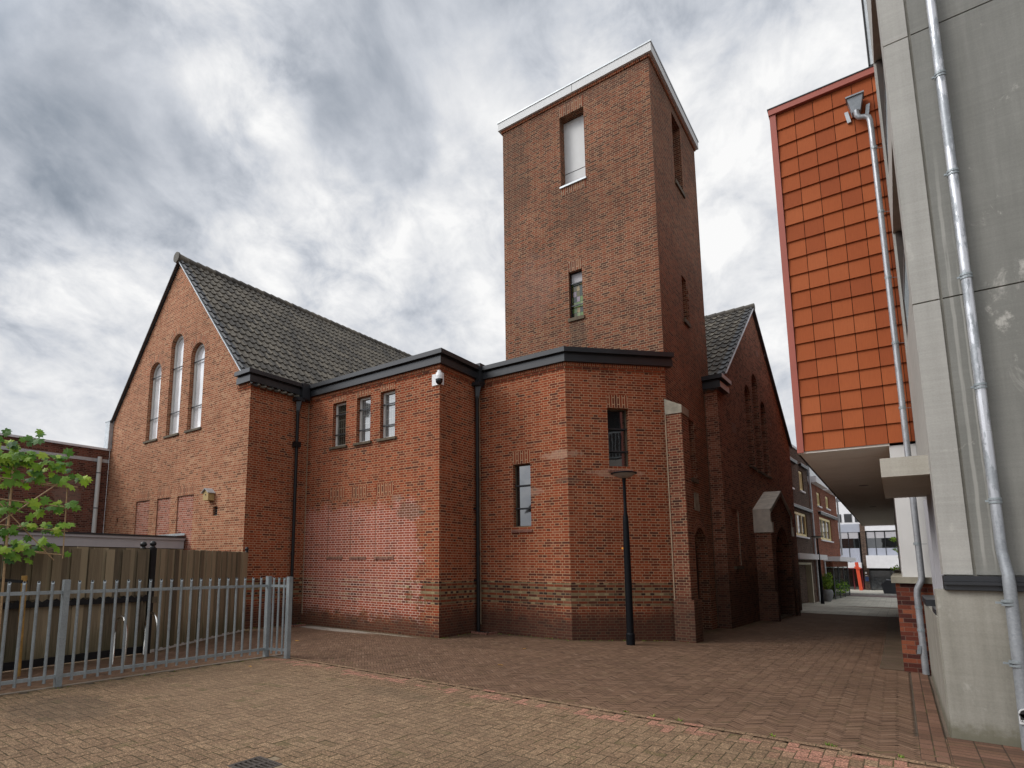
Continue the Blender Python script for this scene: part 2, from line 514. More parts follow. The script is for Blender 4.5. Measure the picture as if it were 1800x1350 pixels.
def mat_paver(name, L, Wd, ramp, joint, jw, speck=0.3, pink=None, moss=(.055, .06, .018, 1), patch=None):
    mt, b, bs = new_mat(name)
    uv = b.n('ShaderNodeUVMap').outputs[0]
    u, v, _ = b.sep(uv)
    geo = b.n('ShaderNodeNewGeometry')
    pos = geo.outputs['Position']
    at = b.n('ShaderNodeAttribute')
    at.attribute_name = 'rnd'
    am = b.n('ShaderNodeAttribute')
    am.attribute_name = 'moss'
    e = b.math('MINIMUM', b.math('MINIMUM', u, b.math('SUBTRACT', L, u)), b.math('MINIMUM', v, b.math('SUBTRACT', Wd, v)))
    fine = b.noise(pos, 55.0, 3, 0.7)
    mid = b.noise(pos, 3.0, 6, 0.65)
    big = b.noise(pos, 0.5, 5, 0.6)
    ew = b.math('SUBTRACT', e, b.math('MULTIPLY', b.math('SUBTRACT', b.noise(pos, 30.0, 3, 0.6), 0.5), jw * 1.2))
    jm = b.sstep(ew, jw, jw * 0.35)
    tv = b.math('ADD', b.math('MULTIPLY', at.outputs['Fac'], 0.72), b.math('MULTIPLY', mid, 0.28))
    c = b.ramp(tv, ramp)
    if pink:
        pk = b.n('ShaderNodeAttribute')
        pk.attribute_name = 'pink'
        c = b.mix(b.math('MULTIPLY', pk.outputs['Fac'], 0.85), c, pink)
    if speck > 0:
        vo = b.n('ShaderNodeTexVoronoi')
        b.put(vo.inputs['Vector'], pos)
        vo.inputs['Scale'].default_value = 110.0
        sc = b.ramp(b.sep(vo.outputs['Color'])[0], [(0.0, (.45, .43, .4)), (0.6, (.95, .95, .95)), (0.85, (1.4, 1.38, 1.3)), (1.0, (2.1, 2.05, 1.9))])
        c = b.mix(speck, c, sc, 'MULTIPLY')
    c = b.mix(0.5, c, b.ramp(fine, [(0.3, (.7, .7, .7)), (0.7, (1.25, 1.25, 1.25))]), 'MULTIPLY')
    c = b.mix(0.55, c, b.ramp(b.math('ADD', b.math('MULTIPLY', big, 0.6), b.math('MULTIPLY', mid, 0.4)), [(0.32, (.55, .54, .52)), (0.68, (1.35, 1.34, 1.3))]), 'MULTIPLY')
    jc = b.mix(b.sstep(b.noise(pos, 2.2, 5, 0.7), 0.48, 0.66), joint, moss)
    c = b.mix(b.math('MULTIPLY', jm, 0.85), c, jc)
    mm = b.math('MULTIPLY', am.outputs['Fac'], b.sstep(b.noise(pos, 5.0, 6, 0.7), 0.35, 0.7))
    c = b.mix(b.math('MULTIPLY', mm, 0.8), c, moss)
    if patch:
        for (x0, y0, rx, ry, colr, amt) in patch:
            X, Y, Z = b.sep(pos)
            dx = b.math('DIVIDE', b.math('SUBTRACT', X, x0), rx)
            dy = b.math('DIVIDE', b.math('SUBTRACT', Y, y0), ry)
            r2 = b.math('ADD', b.math('ADD', b.math('MULTIPLY', dx, dx), b.math('MULTIPLY', dy, dy)), b.math('MULTIPLY', b.math('SUBTRACT', mid, 0.5), 1.5))
            c = b.mix(b.math('MULTIPLY', b.sstep(r2, 1.2, 0.3), amt), c, colr)
    b.put(bs.inputs['Base Color'], c)
    bs.inputs['Roughness'].default_value = 0.82
    bs.inputs['Specular IOR Level'].default_value = 0.15
    h = b.math('ADD', b.math('MULTIPLY', b.sstep(e, 0.0, jw * 1.6), 1.0), b.math('ADD', b.math('MULTIPLY', fine, 0.25), b.math('MULTIPLY', at.outputs['Fac'], 0.3)))
    bump(b, bs, h, 0.6, 0.006)
    return mt


mat_paver('paver_clinker', .212, .053, [(0.1, (.118, .071, .047)), (0.4, (.145, .087, .057)), (0.7, (.165, .099, .065)), (0.95, (.20, .128, .088))],
          (.055, .035, .026, 1), 0.0045, speck=0.12,
          patch=[(-12.2, 11.0, 1.7, .28, (.40, .37, .32, 1), .7), (-10.2, 11.15, 1.0, .12, (.36, .34, .27, 1), .5)])
mat_paver('paver_front', .21, .105, [(0.1, (.180, .118, .077)), (0.45, (.205, .136, .088)), (0.8, (.230, .156, .101)), (1.0, (.245, .168, .110))],
          (.060, .050, .028, 1), 0.0075, speck=0.9, pink=(.34, .165, .125, 1),
          patch=[(-6.2, 5.0, 3.2, 1.6, (.28, .20, .135, 1), .14), (-8.2, 3.0, .9, .6, (.09, .065, .045, 1), .45), (-2.6, 4.8, .8, .35, (.09, .065, .045, 1), .35), (-5.6, 6.3, .7, .3, (.10, .075, .05, 1), .35)])
mat_paver('paver_pale', .3, .3, [(0.1, (.40, .385, .335)), (0.9, (.52, .50, .44))], (.26, .25, .21, 1), 0.008, speck=0.15,
          patch=[(-1.2, 38.5, 1.5, .8, (.16, .11, .07, 1), .8)])


def mat_concrete(name, c0, c1, streak=0.5, white=0.0, moss_z=None, runs=None):
    mt, b, bs = new_mat(name)
    geo = b.n('ShaderNodeNewGeometry')
    pos = geo.outputs['Position']
    X, Y, Z = b.sep(pos)
    sv = b.comb(b.math('MULTIPLY', X, 6.0), b.math('MULTIPLY', Y, 6.0), b.math('MULTIPLY', Z, 0.35))
    st = b.noise(sv, 1.4, 6, 0.65)
    bl = b.noise(pos, 1.1, 6, 0.65)
    fine = b.noise(pos, 60.0, 4, 0.7)
    v = b.math('ADD', b.math('MULTIPLY', st, streak), b.math('MULTIPLY', bl, 1 - streak))
    c = b.ramp(v, [(0.32, c0), (0.68, c1)])
    # board marks of the formwork
    bm = b.noise(b.comb(b.math('MULTIPLY', X, 1.0), b.math('MULTIPLY', Y, 1.0), b.math('MULTIPLY', Z, 28.0)), 1.0, 3, 0.6)
    c = b.mix(0.35, c, b.ramp(bm, [(0.3, (.82, .82, .82)), (0.7, (1.12, 1.12, 1.12))]), 'MULTIPLY')
    c = b.mix(0.4, c, b.ramp(fine, [(0.3, (.78, .78, .78)), (0.7, (1.18, 1.18, 1.18))]), 'MULTIPLY')
    if white:
        wv = b.noise(b.comb(b.math('MULTIPLY', X, 1.3), b.math('MULTIPLY', Y, 1.3), b.math('MULTIPLY', Z, 0.8)), 1.7, 6, 0.7, 0.6)
        c = b.mix(b.math('MULTIPLY', b.sstep(wv, 0.60, 0.70), white), c, (.60, .58, .53, 1))
    if runs:
        for (x0, w, z0, z1) in runs:
            wob = b.math('MULTIPLY', b.math('SUBTRACT', b.noise(b.comb(0.0, 0.0, Z), 1.3, 3, 0.6), 0.5), 0.05)
            dx = b.math('ABSOLUTE', b.math('SUBTRACT', b.math('SUBTRACT', X, x0), wob))
            f = b.math('MULTIPLY', b.sstep(dx, w, w * 0.4), b.math('MULTIPLY', b.sstep(Z, z0, z0 + .4), b.sstep(Z, z1, z1 - 1.5)))
            f = b.math('MULTIPLY', f, b.sstep(b.noise(sv, 2.2, 4, 0.7), 0.3, 0.5))
            c = b.mix(b.math('MULTIPLY', f, 0.36), c, (.50, .49, .45, 1))
    if moss_z:
        nz = b.math('MULTIPLY', b.math('SUBTRACT', b.noise(pos, 9.0, 5, 0.7), 0.5), 0.3)
        c = b.mix(b.math('MULTIPLY', b.sstep(b.math('ADD', Z, nz), moss_z, moss_z * .2), 0.7), c, (.10, .09, .05, 1))
    b.put(bs.inputs['Base Color'], c)
    bs.inputs['Roughness'].default_value = 0.8
    h = b.math('ADD', b.math('MULTIPLY', fine, 0.5), b.math('MULTIPLY', bm, 0.6))
    bump(b, bs, h, 0.25, 0.006)
    return mt


mat_concrete('concrete_grey', (.150, .150, .135), (.225, .224, .204), 0.6, white=0.55, runs=[(.72, .022, 1.6, 7.0), (.80, .012, 1.6, 6.2)])
mat_concrete('concrete_column', (.30, .293, .268), (.40, .39, .36), 0.5, white=0.25)
mat_concrete('concrete_base', (.20, .19, .158), (.33, .315, .272), 0.55, white=0.3, moss_z=0.22)
mat_concrete('concrete_slab', (.34, .315, .265), (.44, .415, .36), 0.5)


def mat_cladding():
    mt, b, bs = new_mat('terracotta_shingle')
    at = b.n('ShaderNodeAttribute')
    at.attribute_name = 'rnd'
    tc = b.n('ShaderNodeTexCoord')
    p = b.sep(tc.outputs['Object'])
    n = b.noise(tc.outputs['Object'], 1.3, 5, 0.6)
    g = b.noise(b.comb(b.math('MULTIPLY', p[0], 30.0), p[1], b.math('MULTIPLY', p[2], 2.0)), 3.0, 4, 0.6)
    v = b.math('ADD', b.math('MULTIPLY', at.outputs['Fac'], 0.6), b.math('MULTIPLY', n, 0.4))
    c = b.ramp(v, [(0.15, (.27, .066, .024)), (0.5, (.325, .082, .027)), (0.85, (.375, .105, .038))])
    c = b.mix(0.4, c, b.ramp(g, [(0.3, (.8, .8, .8)), (0.7, (1.2, 1.2, 1.2))]), 'MULTIPLY')
    b.put(bs.inputs['Base Color'], c)
    bs.inputs['Roughness'].default_value = 0.75
    bs.inputs['Specular IOR Level'].default_value = 0.15
    bump(b, bs, g, 0.15, 0.003)


mat_cladding()


def mat_galv(name, col, metal=0.5, peel=0.0):
    mt, b, bs = new_mat(name)
    tc = b.n('ShaderNodeTexCoord')
    vo = b.n('ShaderNodeTexVoronoi')
    b.put(vo.inputs['Vector'], tc.outputs['Object'])
    vo.inputs['Scale'].default_value = 55.0
    sp = b.sep(vo.outputs['Color'])[0]
    n = b.noise(tc.outputs['Object'], 4.0, 5, 0.65)
    v = b.math('ADD', b.math('MULTIPLY', sp, 0.18), b.math('MULTIPLY', n, 0.82))
    c = b.ramp(v, [(0.25, tuple(k * .72 for k in col)), (0.75, tuple(k * 1.2 for k in col))])
    r = 0.45
    if peel:
        # shiny new zinc against the chalky white bloom
        px_ = b.sep(tc.outputs['Object'])
        q = b.noise(b.comb(b.math('MULTIPLY', px_[0], 9.0), b.math('MULTIPLY', px_[1], 9.0), b.math('MULTIPLY', px_[2], 2.2)), 1.1, 6, 0.7)
        geo_ = b.n('ShaderNodeNewGeometry')
        f = b.math('MULTIPLY', b.sstep(q, 0.46, 0.51), b.sstep(b.sep(geo_.outputs['Position'])[2], 1.6, 3.6))
        c = b.mix(b.math('MULTIPLY', f, peel), c, (.70, .70, .73, 1))
        b.put(bs.inputs['Roughness'], b.math('SUBTRACT', 0.5, b.math('MULTIPLY', f, 0.25)))
    else:
        bs.inputs['Roughness'].default_value = r
    b.put(bs.inputs['Base Color'], c)
    bs.inputs['Metallic'].default_value = metal
    return mt


mat_galv('galvanised', (.275, .31, .325), 0.3)
mat_galv('pipe_zinc', (.30, .32, .34), 0.45, 0.6)
mat_galv('pipe_zinc_light', (.30, .31, .325), 0.4, 0.22)
mat_galv('pipe_zinc_dull', (.25, .27, .29), 0.4)


def mat_fence():
    mt, b, bs = new_mat('weathered_board')
    at = b.n('ShaderNodeAttribute')
    at.attribute_name = 'rnd'
    geo = b.n('ShaderNodeNewGeometry')
    X, Y, Z = b.sep(geo.outputs['Position'])
    r8 = b.math('MULTIPLY', at.outputs['Fac'], 17.0)
    g = b.noise(b.comb(b.math('ADD', b.math('MULTIPLY', X, 30.0), r8), b.math('MULTIPLY', Y, 30.0), b.math('MULTIPLY', Z, 1.6)), 1.5, 6, 0.65, 0.4)
    v = b.math('ADD', b.math('MULTIPLY', at.outputs['Fac'], 0.62), b.math('MULTIPLY', g, 0.48))
    c = b.ramp(v, [(0.2, (.065, .050, .032)), (0.5, (.18, .138, .086)), (0.85, (.31, .245, .155))])
    gr = b.sstep(b.math('ADD', Z, b.math('MULTIPLY', b.math('SUBTRACT', g, 0.5), 1.2)), 0.75, 0.1)
    c = b.mix(b.math('MULTIPLY', gr, 0.6), c, (.055, .055, .02, 1))
    b.put(bs.inputs['Base Color'], c)
    bs.inputs['Roughness'].default_value = 0.85
    bump(b, bs, g, 0.4, 0.006)


mat_fence()


def mat_leaf(name, ramp):
    mt, b, bs = new_mat(name)
    at = b.n('ShaderNodeAttribute')
    at.attribute_name = 'rnd'
    c = b.ramp(at.outputs['Fac'], ramp)
    tr = b.n('ShaderNodeBsdfTranslucent')
    b.put(tr.inputs[0], b.mix(1.0, c, (1.3, 1.5, .6, 1), 'MULTIPLY'))
    b.put(bs.inputs['Base Color'], c)
    bs.inputs['Roughness'].default_value = 0.58
    bs.inputs['Specular IOR Level'].default_value = 0.3
    mx = b.n('ShaderNodeMixShader')
    mx.inputs[0].default_value = 0.28
    mt.node_tree.links.new(bs.outputs[0], mx.inputs[1])
    mt.node_tree.links.new(tr.outputs[0], mx.inputs[2])
    out = [n for n in mt.node_tree.nodes if n.type == 'OUTPUT_MATERIAL'][0]
    mt.node_tree.links.new(mx.outputs[0], out.inputs[0])


mat_leaf('leaf_green', [(0.0, (.030, .085, .018)), (0.40, (.080, .185, .022)), (0.7, (.19, .33, .03)), (1.0, (.33, .43, .05))])
mat_leaf('leaf_box', [(0.0, (.06, .11, .015)), (0.6, (.16, .25, .03)), (1.0, (.30, .40, .05))])
mat_leaf('leaf_fallen', [(0.0, (.45, .22, .05)), (1.0, (.55, .33, .08))])


# ------------------------------------------------------------------ mesh helpers
class MB:
    def __init__(self):
        self.v, self.f, self.uv, self.mi = [], [], [], []
        self.attr = {}

    def face(self, pts, uv=None, mat=0, **attrs):
        pts = [Vector(p) for p in pts]
        i0 = len(self.v)
        self.v += pts
        self.f.append(list(range(i0, i0 + len(pts))))
        if uv is None:
            uv = auto_uv(pts)
        self.uv += uv
        self.mi.append(mat)
        for k, val in attrs.items():
            self.attr.setdefault(k, {})[len(self.f) - 1] = val

    def box(self, x0, x1, y0, y1, z0, z1, mat=0, faces='xXyYzZ', **a):
        P = lambda x, y, z: Vector((x, y, z))
        if 'x' in faces: self.face([P(x0, y1, z0), P(x0, y0, z0), P(x0, y0, z1), P(x0, y1, z1)], mat=mat, **a)
        if 'X' in faces: self.face([P(x1, y0, z0), P(x1, y1, z0), P(x1, y1, z1), P(x1, y0, z1)], mat=mat, **a)
        if 'y' in faces: self.face([P(x0, y0, z0), P(x1, y0, z0), P(x1, y0, z1), P(x0, y0, z1)], mat=mat, **a)
        if 'Y' in faces: self.face([P(x1, y1, z0), P(x0, y1, z0), P(x0, y1, z1), P(x1, y1, z1)], mat=mat, **a)
        if 'z' in faces: self.face([P(x0, y1, z0), P(x1, y1, z0), P(x1, y0, z0), P(x0, y0, z0)], mat=mat, **a)
        if 'Z' in faces: self.face([P(x0, y0, z1), P(x1, y0, z1), P(x1, y1, z1), P(x0, y1, z1)], mat=mat, **a)

    def obox(self, o, ex, ey, ez, mat=0, **a):
        """box from corner o with edge vectors"""
        o, ex, ey, ez = Vector(o), Vector(ex), Vector(ey), Vector(ez)
        c = [o, o + ex, o + ex + ey, o + ey]
        t = [p + ez for p in c]
        flip = ex.cross(ey).dot(ez) < 0
        fs = [c[::-1], t] + [[c[i], c[(i + 1) % 4], t[(i + 1) % 4], t[i]] for i in range(4)]
        for q in fs:
            self.face(q[::-1] if flip else q, mat=mat, **a)

    def beam(self, p0, p1, w, h, up=(0, 0, 1), mat=0, **a):
        p0, p1 = Vector(p0), Vector(p1)
        d = p1 - p0
        upv = Vector(up)
        s = d.cross(upv)
        if s.length < 1e-6:
            s = d.cross(Vector((1, 0, 0)))
        s.normalize()
        n = s.cross(d).normalized()
        self.obox(p0 - s * w / 2 - n * h / 2, d, s * w, n * h, mat=mat, **a)

    def tube(self, pts, r, n=10, mat=0, caps=True, **a):
        pts = [Vector(p) for p in pts]
        rs = r if hasattr(r, '__len__') else [r] * len(pts)
        rings = []
        prev = None
        for i, p in enumerate(pts):
            if i == 0:
                t = pts[1] - pts[0]
            elif i == len(pts) - 1:
                t = pts[-1] - pts[-2]
            else:
                t = (pts[i + 1] - pts[i]).normalized() + (pts[i] - pts[i - 1]).normalized()
            t.normalize()
            if prev is None:
                ref = Vector((0, 0, 1)) if abs(t.z) < 0.9 else Vector((1, 0, 0))
                s = t.cross(ref).normalized()
            else:
                s = (prev - t * prev.dot(t)).normalized()
            prev = s
            q = t.cross(s)
            rings.append([p + (s * cos(2 * pi * k / n) + q * sin(2 * pi * k / n)) * rs[i] for k in range(n)])
        i0 = len(self.v)
        for rg in rings:
            self.v += rg
        for i in range(len(rings) - 1):
            for k in range(n):
                k2 = (k + 1) % n
                self.f.append([i0 + i * n + k, i0 + i * n + k2, i0 + (i + 1) * n + k2, i0 + (i + 1) * n + k])
                self.uv += [(k / n, i), (k / n + 1 / n, i), (k / n + 1 / n, i + 1), (k / n, i + 1)]
                self.mi.append(mat)
                for kk, val in a.items():
                    self.attr.setdefault(kk, {})[len(self.f) - 1] = val
        if caps:
            self.face(rings[0][::-1], mat=mat, **a)
            self.face(rings[-1], mat=mat, **a)

    def lathe(self, c, prof, n=20, mat=0):
        """profile [(r,z)] about the vertical through c"""
        cx, cy, cz = c
        i0 = len(self.v)
        for (r, z) in prof:
            self.v += [Vector((cx + r * cos(2 * pi * k / n), cy + r * sin(2 * pi * k / n), cz + z)) for k in range(n)]
        for i in range(len(prof) - 1):
            for k in range(n):
                k2 = (k + 1) % n
                self.f.append([i0 + i * n + k, i0 + i * n + k2, i0 + (i + 1) * n + k2, i0 + (i + 1) * n + k])
                self.uv += [(k / n, prof[i][1]), ((k + 1) / n, prof[i][1]), ((k + 1) / n, prof[i + 1][1]), (k / n, prof[i + 1][1])]
                self.mi.append(mat)

    def poly(self, outline, holes, o, d, nrm, mat=0, uoff=0.0):
        """planar wall: outline and holes given as (s,z) loops on the vertical plane through o along d (2D)"""
        loops = [outline] + list(holes)
        flat = [p for l in loops for p in l]
        tris = tessellate_polygon([[Vector((s, z, 0)) for s, z in l] for l in loops])
        P = [Vector((o[0] + d[0] * s, o[1] + d[1] * s, z)) for s, z in flat]
        i0 = len(self.v)
        self.v += P
        for t in tris:
            a, b_, c = [P[i] for i in t]
            nn = (b_ - a).cross(c - a)
            if nn.length < 1e-9:
                continue
            tt = list(t) if nn.dot(Vector((nrm[0], nrm[1], 0))) > 0 else list(t)[::-1]
            self.f.append([i0 + i for i in tt])
            self.uv += [(flat[i][0] + uoff, flat[i][1]) for i in tt]
            self.mi.append(mat)

    def reveal(self, loop, o, d, nrm, depth, mat=0):
        n = len(loop)
        area = sum(loop[i][0] * loop[(i + 1) % n][1] - loop[(i + 1) % n][0] * loop[i][1] for i in range(n))
        L = loop if area > 0 else loop[::-1]
        run = 0.0
        inv = Vector((-nrm[0], -nrm[1], 0)) * depth
        for i in range(n):
            (s0, z0), (s1, z1) = L[i], L[(i + 1) % n]
            ln = hypot(s1 - s0, z1 - z0)
            a = Vector((o[0] + d[0] * s0, o[1] + d[1] * s0, z0))
            b_ = Vector((o[0] + d[0] * s1, o[1] + d[1] * s1, z1))
            q = [a, b_, b_ + inv, a + inv]
            cen = Vector((o[0] + d[0] * sum(p[0] for p in L) / n, o[1] + d[1] * sum(p[0] for p in L) / n, sum(p[1] for p in L) / n))
            nn = (q[1] - q[0]).cross(q[2] - q[1])
            uvq = [(0, z0), (0, z1), (depth, z1), (depth, z0)] if abs(z1 - z0) > abs(s1 - s0) else [(s0, 0), (s1, 0), (s1, depth), (s0, depth)]
            if nn.dot(cen - (a + b_) / 2) < 0:
                q, uvq = q[::-1], uvq[::-1]
            self.face(q, uv=uvq, mat=mat)

    def build(self, name, mats, parent=None, smooth=False, loc=None):
        me = bpy.data.meshes.new(name)
        off = Vector((0, 0, 0))
        if parent is not None:
            p = parent
            while p is not None:
                off += Vector(p.location)
                p = p.parent
        elif loc is not None:
            off = Vector(loc)
        me.from_pydata([tuple(p - off) for p in self.v], [], self.f)
        uvl = me.uv_layers.new(name='UVMap')
        flat = [c for uv in self.uv for c in uv]
        uvl.data.foreach_set('uv', flat)
        if not isinstance(mats, (list, tuple)):
            mats = [mats]
        for mm in mats:
            me.materials.append(MATS[mm])
        me.polygons.foreach_set('material_index', self.mi)
        if smooth:
            me.polygons.foreach_set('use_smooth', [True] * len(self.f))
        for k, dct in self.attr.items():
            at = me.attributes.new(k, 'FLOAT', 'FACE')
            at.data.foreach_set('value', [dct.get(i, 0.0) for i in range(len(self.f))])
        me.update()
        o = bpy.data.objects.new(name, me)
        COL.objects.link(o)
        if parent is not None:
            o.parent = parent
        elif loc is not None:
            o.location = loc
        return o


def auto_uv(pts):
    n = Vector((0, 0, 0))
    for i in range(len(pts)):
        a, b_ = pts[i], pts[(i + 1) % len(pts)]
        n += a.cross(b_)
    if n.length < 1e-12:
        return [(p.x, p.y) for p in pts]
    n.normalize()
    if abs(n.z) > 0.95:
        return [(p.x, p.y) for p in pts]
    t = Vector((0, 0, 1)).cross(n).normalized()
    up = n.cross(t)
    return [(p.dot(t), p.dot(up)) for p in pts]


def tag(o, label=None, cat=None, group=None, kind=None):
    if label: o['label'] = label
    if cat: o['category'] = cat
    if group: o['group'] = group
    if kind: o['kind'] = kind
    return o


def thing(name, label, cat, loc=(0, 0, 0), group=None):
    e = bpy.data.objects.new(name, None)
    COL.objects.link(e)
    e.location = loc
    e.empty_display_size = 0.3
    return tag(e, label, cat, group)


def rect(s0, s1, z0, z1):
    return [(s0, z0), (s1, z0), (s1, z1), (s0, z1)]


def arch(s0, s1, z0, ztop, n=14, rise=None):
    c, r = (s0 + s1) / 2, (s1 - s0) / 2
    h = rise if rise else r
    zs = ztop - h
    return [(s0, z0), (s1, z0)] + [(c + r * cos(pi * k / n), zs + h * sin(pi * k / n)) for k in range(0, n + 1)]


def offset_path(path, dist):
    """mitred offset to the right of a 2D polyline"""
    out = []
    n = len(path)
    for i in range(n):
        P = Vector(path[i]).to_2d() if len(path[i]) > 2 else Vector(path[i])
        ds = []
        if i > 0: ds.append((P - Vector(path[i - 1])).normalized())
        if i < n - 1: ds.append((Vector(path[i + 1]) - P).normalized())
        ns = [Vector((d_.y, -d_.x)) for d_ in ds]
        if len(ns) == 1:
            out.append(P + ns[0] * dist)
        else:
            bis = (ns[0] + ns[1]).normalized()
            out.append(P + bis * (dist / max(0.2, bis.dot(ns[0]))))
    return out


def path_prism(mb, path, d0, d1, z0, z1, mat=0):
    a, b_ = offset_path(path, d0), offset_path(path, d1)
    run = 0.0
    n = len(path)
    for i in range(n - 1):
        i0, i1, o0, o1 = a[i], a[i + 1], b_[i], b_[i + 1]
        L = (o1 - o0).length
        V = lambda p, z: Vector((p.x, p.y, z))
        mb.face([V(o0, z0), V(o1, z0), V(o1, z1), V(o0, z1)], uv=[(run, z0), (run + L, z0), (run + L, z1), (run, z1)], mat=mat)
        mb.face([V(o0, z1), V(o1, z1), V(i1, z1), V(i0, z1)], mat=mat)
        mb.face([V(i0, z0), V(i1, z0), V(o1, z0), V(o0, z0)], mat=mat)
        mb.face([V(i1, z0), V(i0, z0), V(i0, z1), V(i1, z1)], mat=mat)
        run += L
        if i == 0:
            mb.face([V(i0, z0), V(o0, z0), V(o0, z1), V(i0, z1)], mat=mat)
        if i == n - 2:
            mb.face([V(o1, z0), V(i1, z0), V(i1, z1), V(o1, z1)], mat=mat)


def frame_ring(mb, loop, inner, o, d, nrm, dep0, dep1, mat=0):
    """window frame: ring between two matching loops, front at depth dep0 (inwards), sides back to dep1"""
    P = lambda s, z, dp: Vector((o[0] + d[0] * s - nrm[0] * dp, o[1] + d[1] * s - nrm[1] * dp, z))
    n = len(loop)
    nv = Vector((nrm[0], nrm[1], 0))
    for i in range(n):
        a, b_ = loop[i], loop[(i + 1) % n]
        c, e = inner[(i + 1) % n], inner[i]
        q = [P(*a, dep0), P(*b_, dep0), P(*c, dep0), P(*e, dep0)]
        nn = (q[1] - q[0]).cross(q[2] - q[1])
        if nn.dot(nv) < 0: q = q[::-1]
        mb.face(q, mat=mat)
        mb.face([P(*e, dep0), P(*c, dep0), P(*c, dep1), P(*e, dep1)], mat=mat)


def inset(loop, w):
    n = len(loop)
    area = sum(loop[i][0] * loop[(i + 1) % n][1] - loop[(i + 1) % n][0] * loop[i][1] for i in range(n))
    L = [Vector(p) for p in loop]
    out = []
    sgn = 1 if area > 0 else -1
    for i in range(n):
        p0, p1, p2 = L[i - 1], L[i], L[(i + 1) % n]
        d1, d2 = (p1 - p0), (p2 - p1)
        if d1.length < 1e-9: d1 = d2
        if d2.length < 1e-9: d2 = d1
        d1.normalize(); d2.normalize()
        n1, n2 = Vector((-d1.y, d1.x)) * sgn, Vector((-d2.y, d2.x)) * sgn
        b_ = (n1 + n2)
        b_.normalize()
        out.append(tuple(p1 + b_ * (w / max(0.3, b_.dot(n1)))))
    return out


def window(parent, o, d, nrm, loop, depth, fw, frame_mat, pane_mat, bars=(), vbars=(), bar_mat='anthracite_metal', name='window', bar_w=0.035,
           sill=None, sill_mat='stone_sill', label=None):
    """frame (the part) with pane, glazing bars and sill as sub-parts"""
    mb = MB()
    inn = inset(loop, fw)
    frame_ring(mb, loop, inn, o, d, nrm, depth, depth + 0.06)
    fr = mb.build(name, frame_mat, parent)
    if label: fr['label'] = label
    mb = MB()
    mb.poly(inset(loop, fw * .5), [], (o[0] - nrm[0] * (depth + .05), o[1] - nrm[1] * (depth + .05)), d, nrm)
    mb.build('pane', pane_mat, fr)
    s0, s1 = min(p[0] for p in loop), max(p[0] for p in loop)
    z0, z1 = min(p[1] for p in loop), max(p[1] for p in loop)
    P = lambda s, z, dp: Vector((o[0] + d[0] * s - nrm[0] * dp, o[1] + d[1] * s - nrm[1] * dp, z))
    for zb in bars:
        mb = MB()
        mb.beam(P(s0 + .003, zb, depth - .02), P(s1 - .003, zb, depth - .02), .03, bar_w)
        mb.build('glazing_bar', bar_mat, fr)
    for sb, w in vbars:
        mb = MB()
        mb.beam(P(sb, z0 + fw * .6, depth + .01), P(sb, z1 - fw * .6, depth + .01), w, .05, up=(nrm[0], nrm[1], 0))
        mb.build('mullion', frame_mat, fr)
    if sill:
        ov, hh, pr = sill
        mb = MB()
        a = P(s0 - ov, z0 - hh, -pr)
        mb.obox(a, Vector((d[0], d[1], 0)) * (s1 - s0 + 2 * ov), Vector((-nrm[0], -nrm[1], 0)) * (pr + depth), (0, 0, hh - .003))
        mb.build('sill', sill_mat, fr)
    return fr


def lintel(parent, o, d, nrm, s0, s1, z0, z1, mat, proud=0.004, name='lintel'):
    mb = MB()
    a = Vector((o[0] + d[0] * s0 + nrm[0] * proud, o[1] + d[1] * s0 + nrm[1] * proud, 0))
    D = Vector((d[0], d[1], 0))
    b_ = a + D * (s1 - s0)
    mb.face([a + Vector((0, 0, z0)), b_ + Vector((0, 0, z0)), b_ + Vector((0, 0, z1)), a + Vector((0, 0, z1))],
            uv=[(s0, 0.0), (s1, 0.0), (s1, z1 - z0), (s0, z1 - z0)])
    back = -Vector((nrm[0], nrm[1], 0)) * (proud + .05)
    mb.face([a + Vector((0, 0, z0)), a + Vector((0, 0, z1)), a + back + Vector((0, 0, z1)), a + back + Vector((0, 0, z0))])
    mb.face([b_ + Vector((0, 0, z1)), b_ + Vector((0, 0, z0)), b_ + back + Vector((0, 0, z0)), b_ + back + Vector((0, 0, z1))])
    mb.face([a + Vector((0, 0, z1)), b_ + Vector((0, 0, z1)), b_ + back + Vector((0, 0, z1)), a + back + Vector((0, 0, z1))])
    return mb.build(name, mat, parent)


def arch_ring(parent, o, d, nrm, s0, s1, ztop, th, mat, proud=0.004, n=20):
    mb = MB()
    c, r = (s0 + s1) / 2, (s1 - s0) / 2
    zs = ztop - r
    P = lambda s, z: Vector((o[0] + d[0] * s + nrm[0] * proud, o[1] + d[1] * s + nrm[1] * proud, z))
    for k in range(n):
        a0, a1 = pi * k / n, pi * (k + 1) / n
        q = [P(c + r * cos(a0), zs + r * sin(a0)), P(c + (r + th) * cos(a0), zs + (r + th) * sin(a0)),
             P(c + (r + th) * cos(a1), zs + (r + th) * sin(a1)), P(c + r * cos(a1), zs + r * sin(a1))]
        uv = [(a0 * (r + th * .5), 0), (a0 * (r + th * .5), th), (a1 * (r + th * .5), th), (a1 * (r + th * .5), 0)]
        nn = (q[1] - q[0]).cross(q[2] - q[1])
        if nn.dot(Vector((nrm[0], nrm[1], 0))) < 0:
            q, uv = q[::-1], uv[::-1]
        mb.face(q, uv=uv)
    return mb.build('arch_ring', mat, parent)


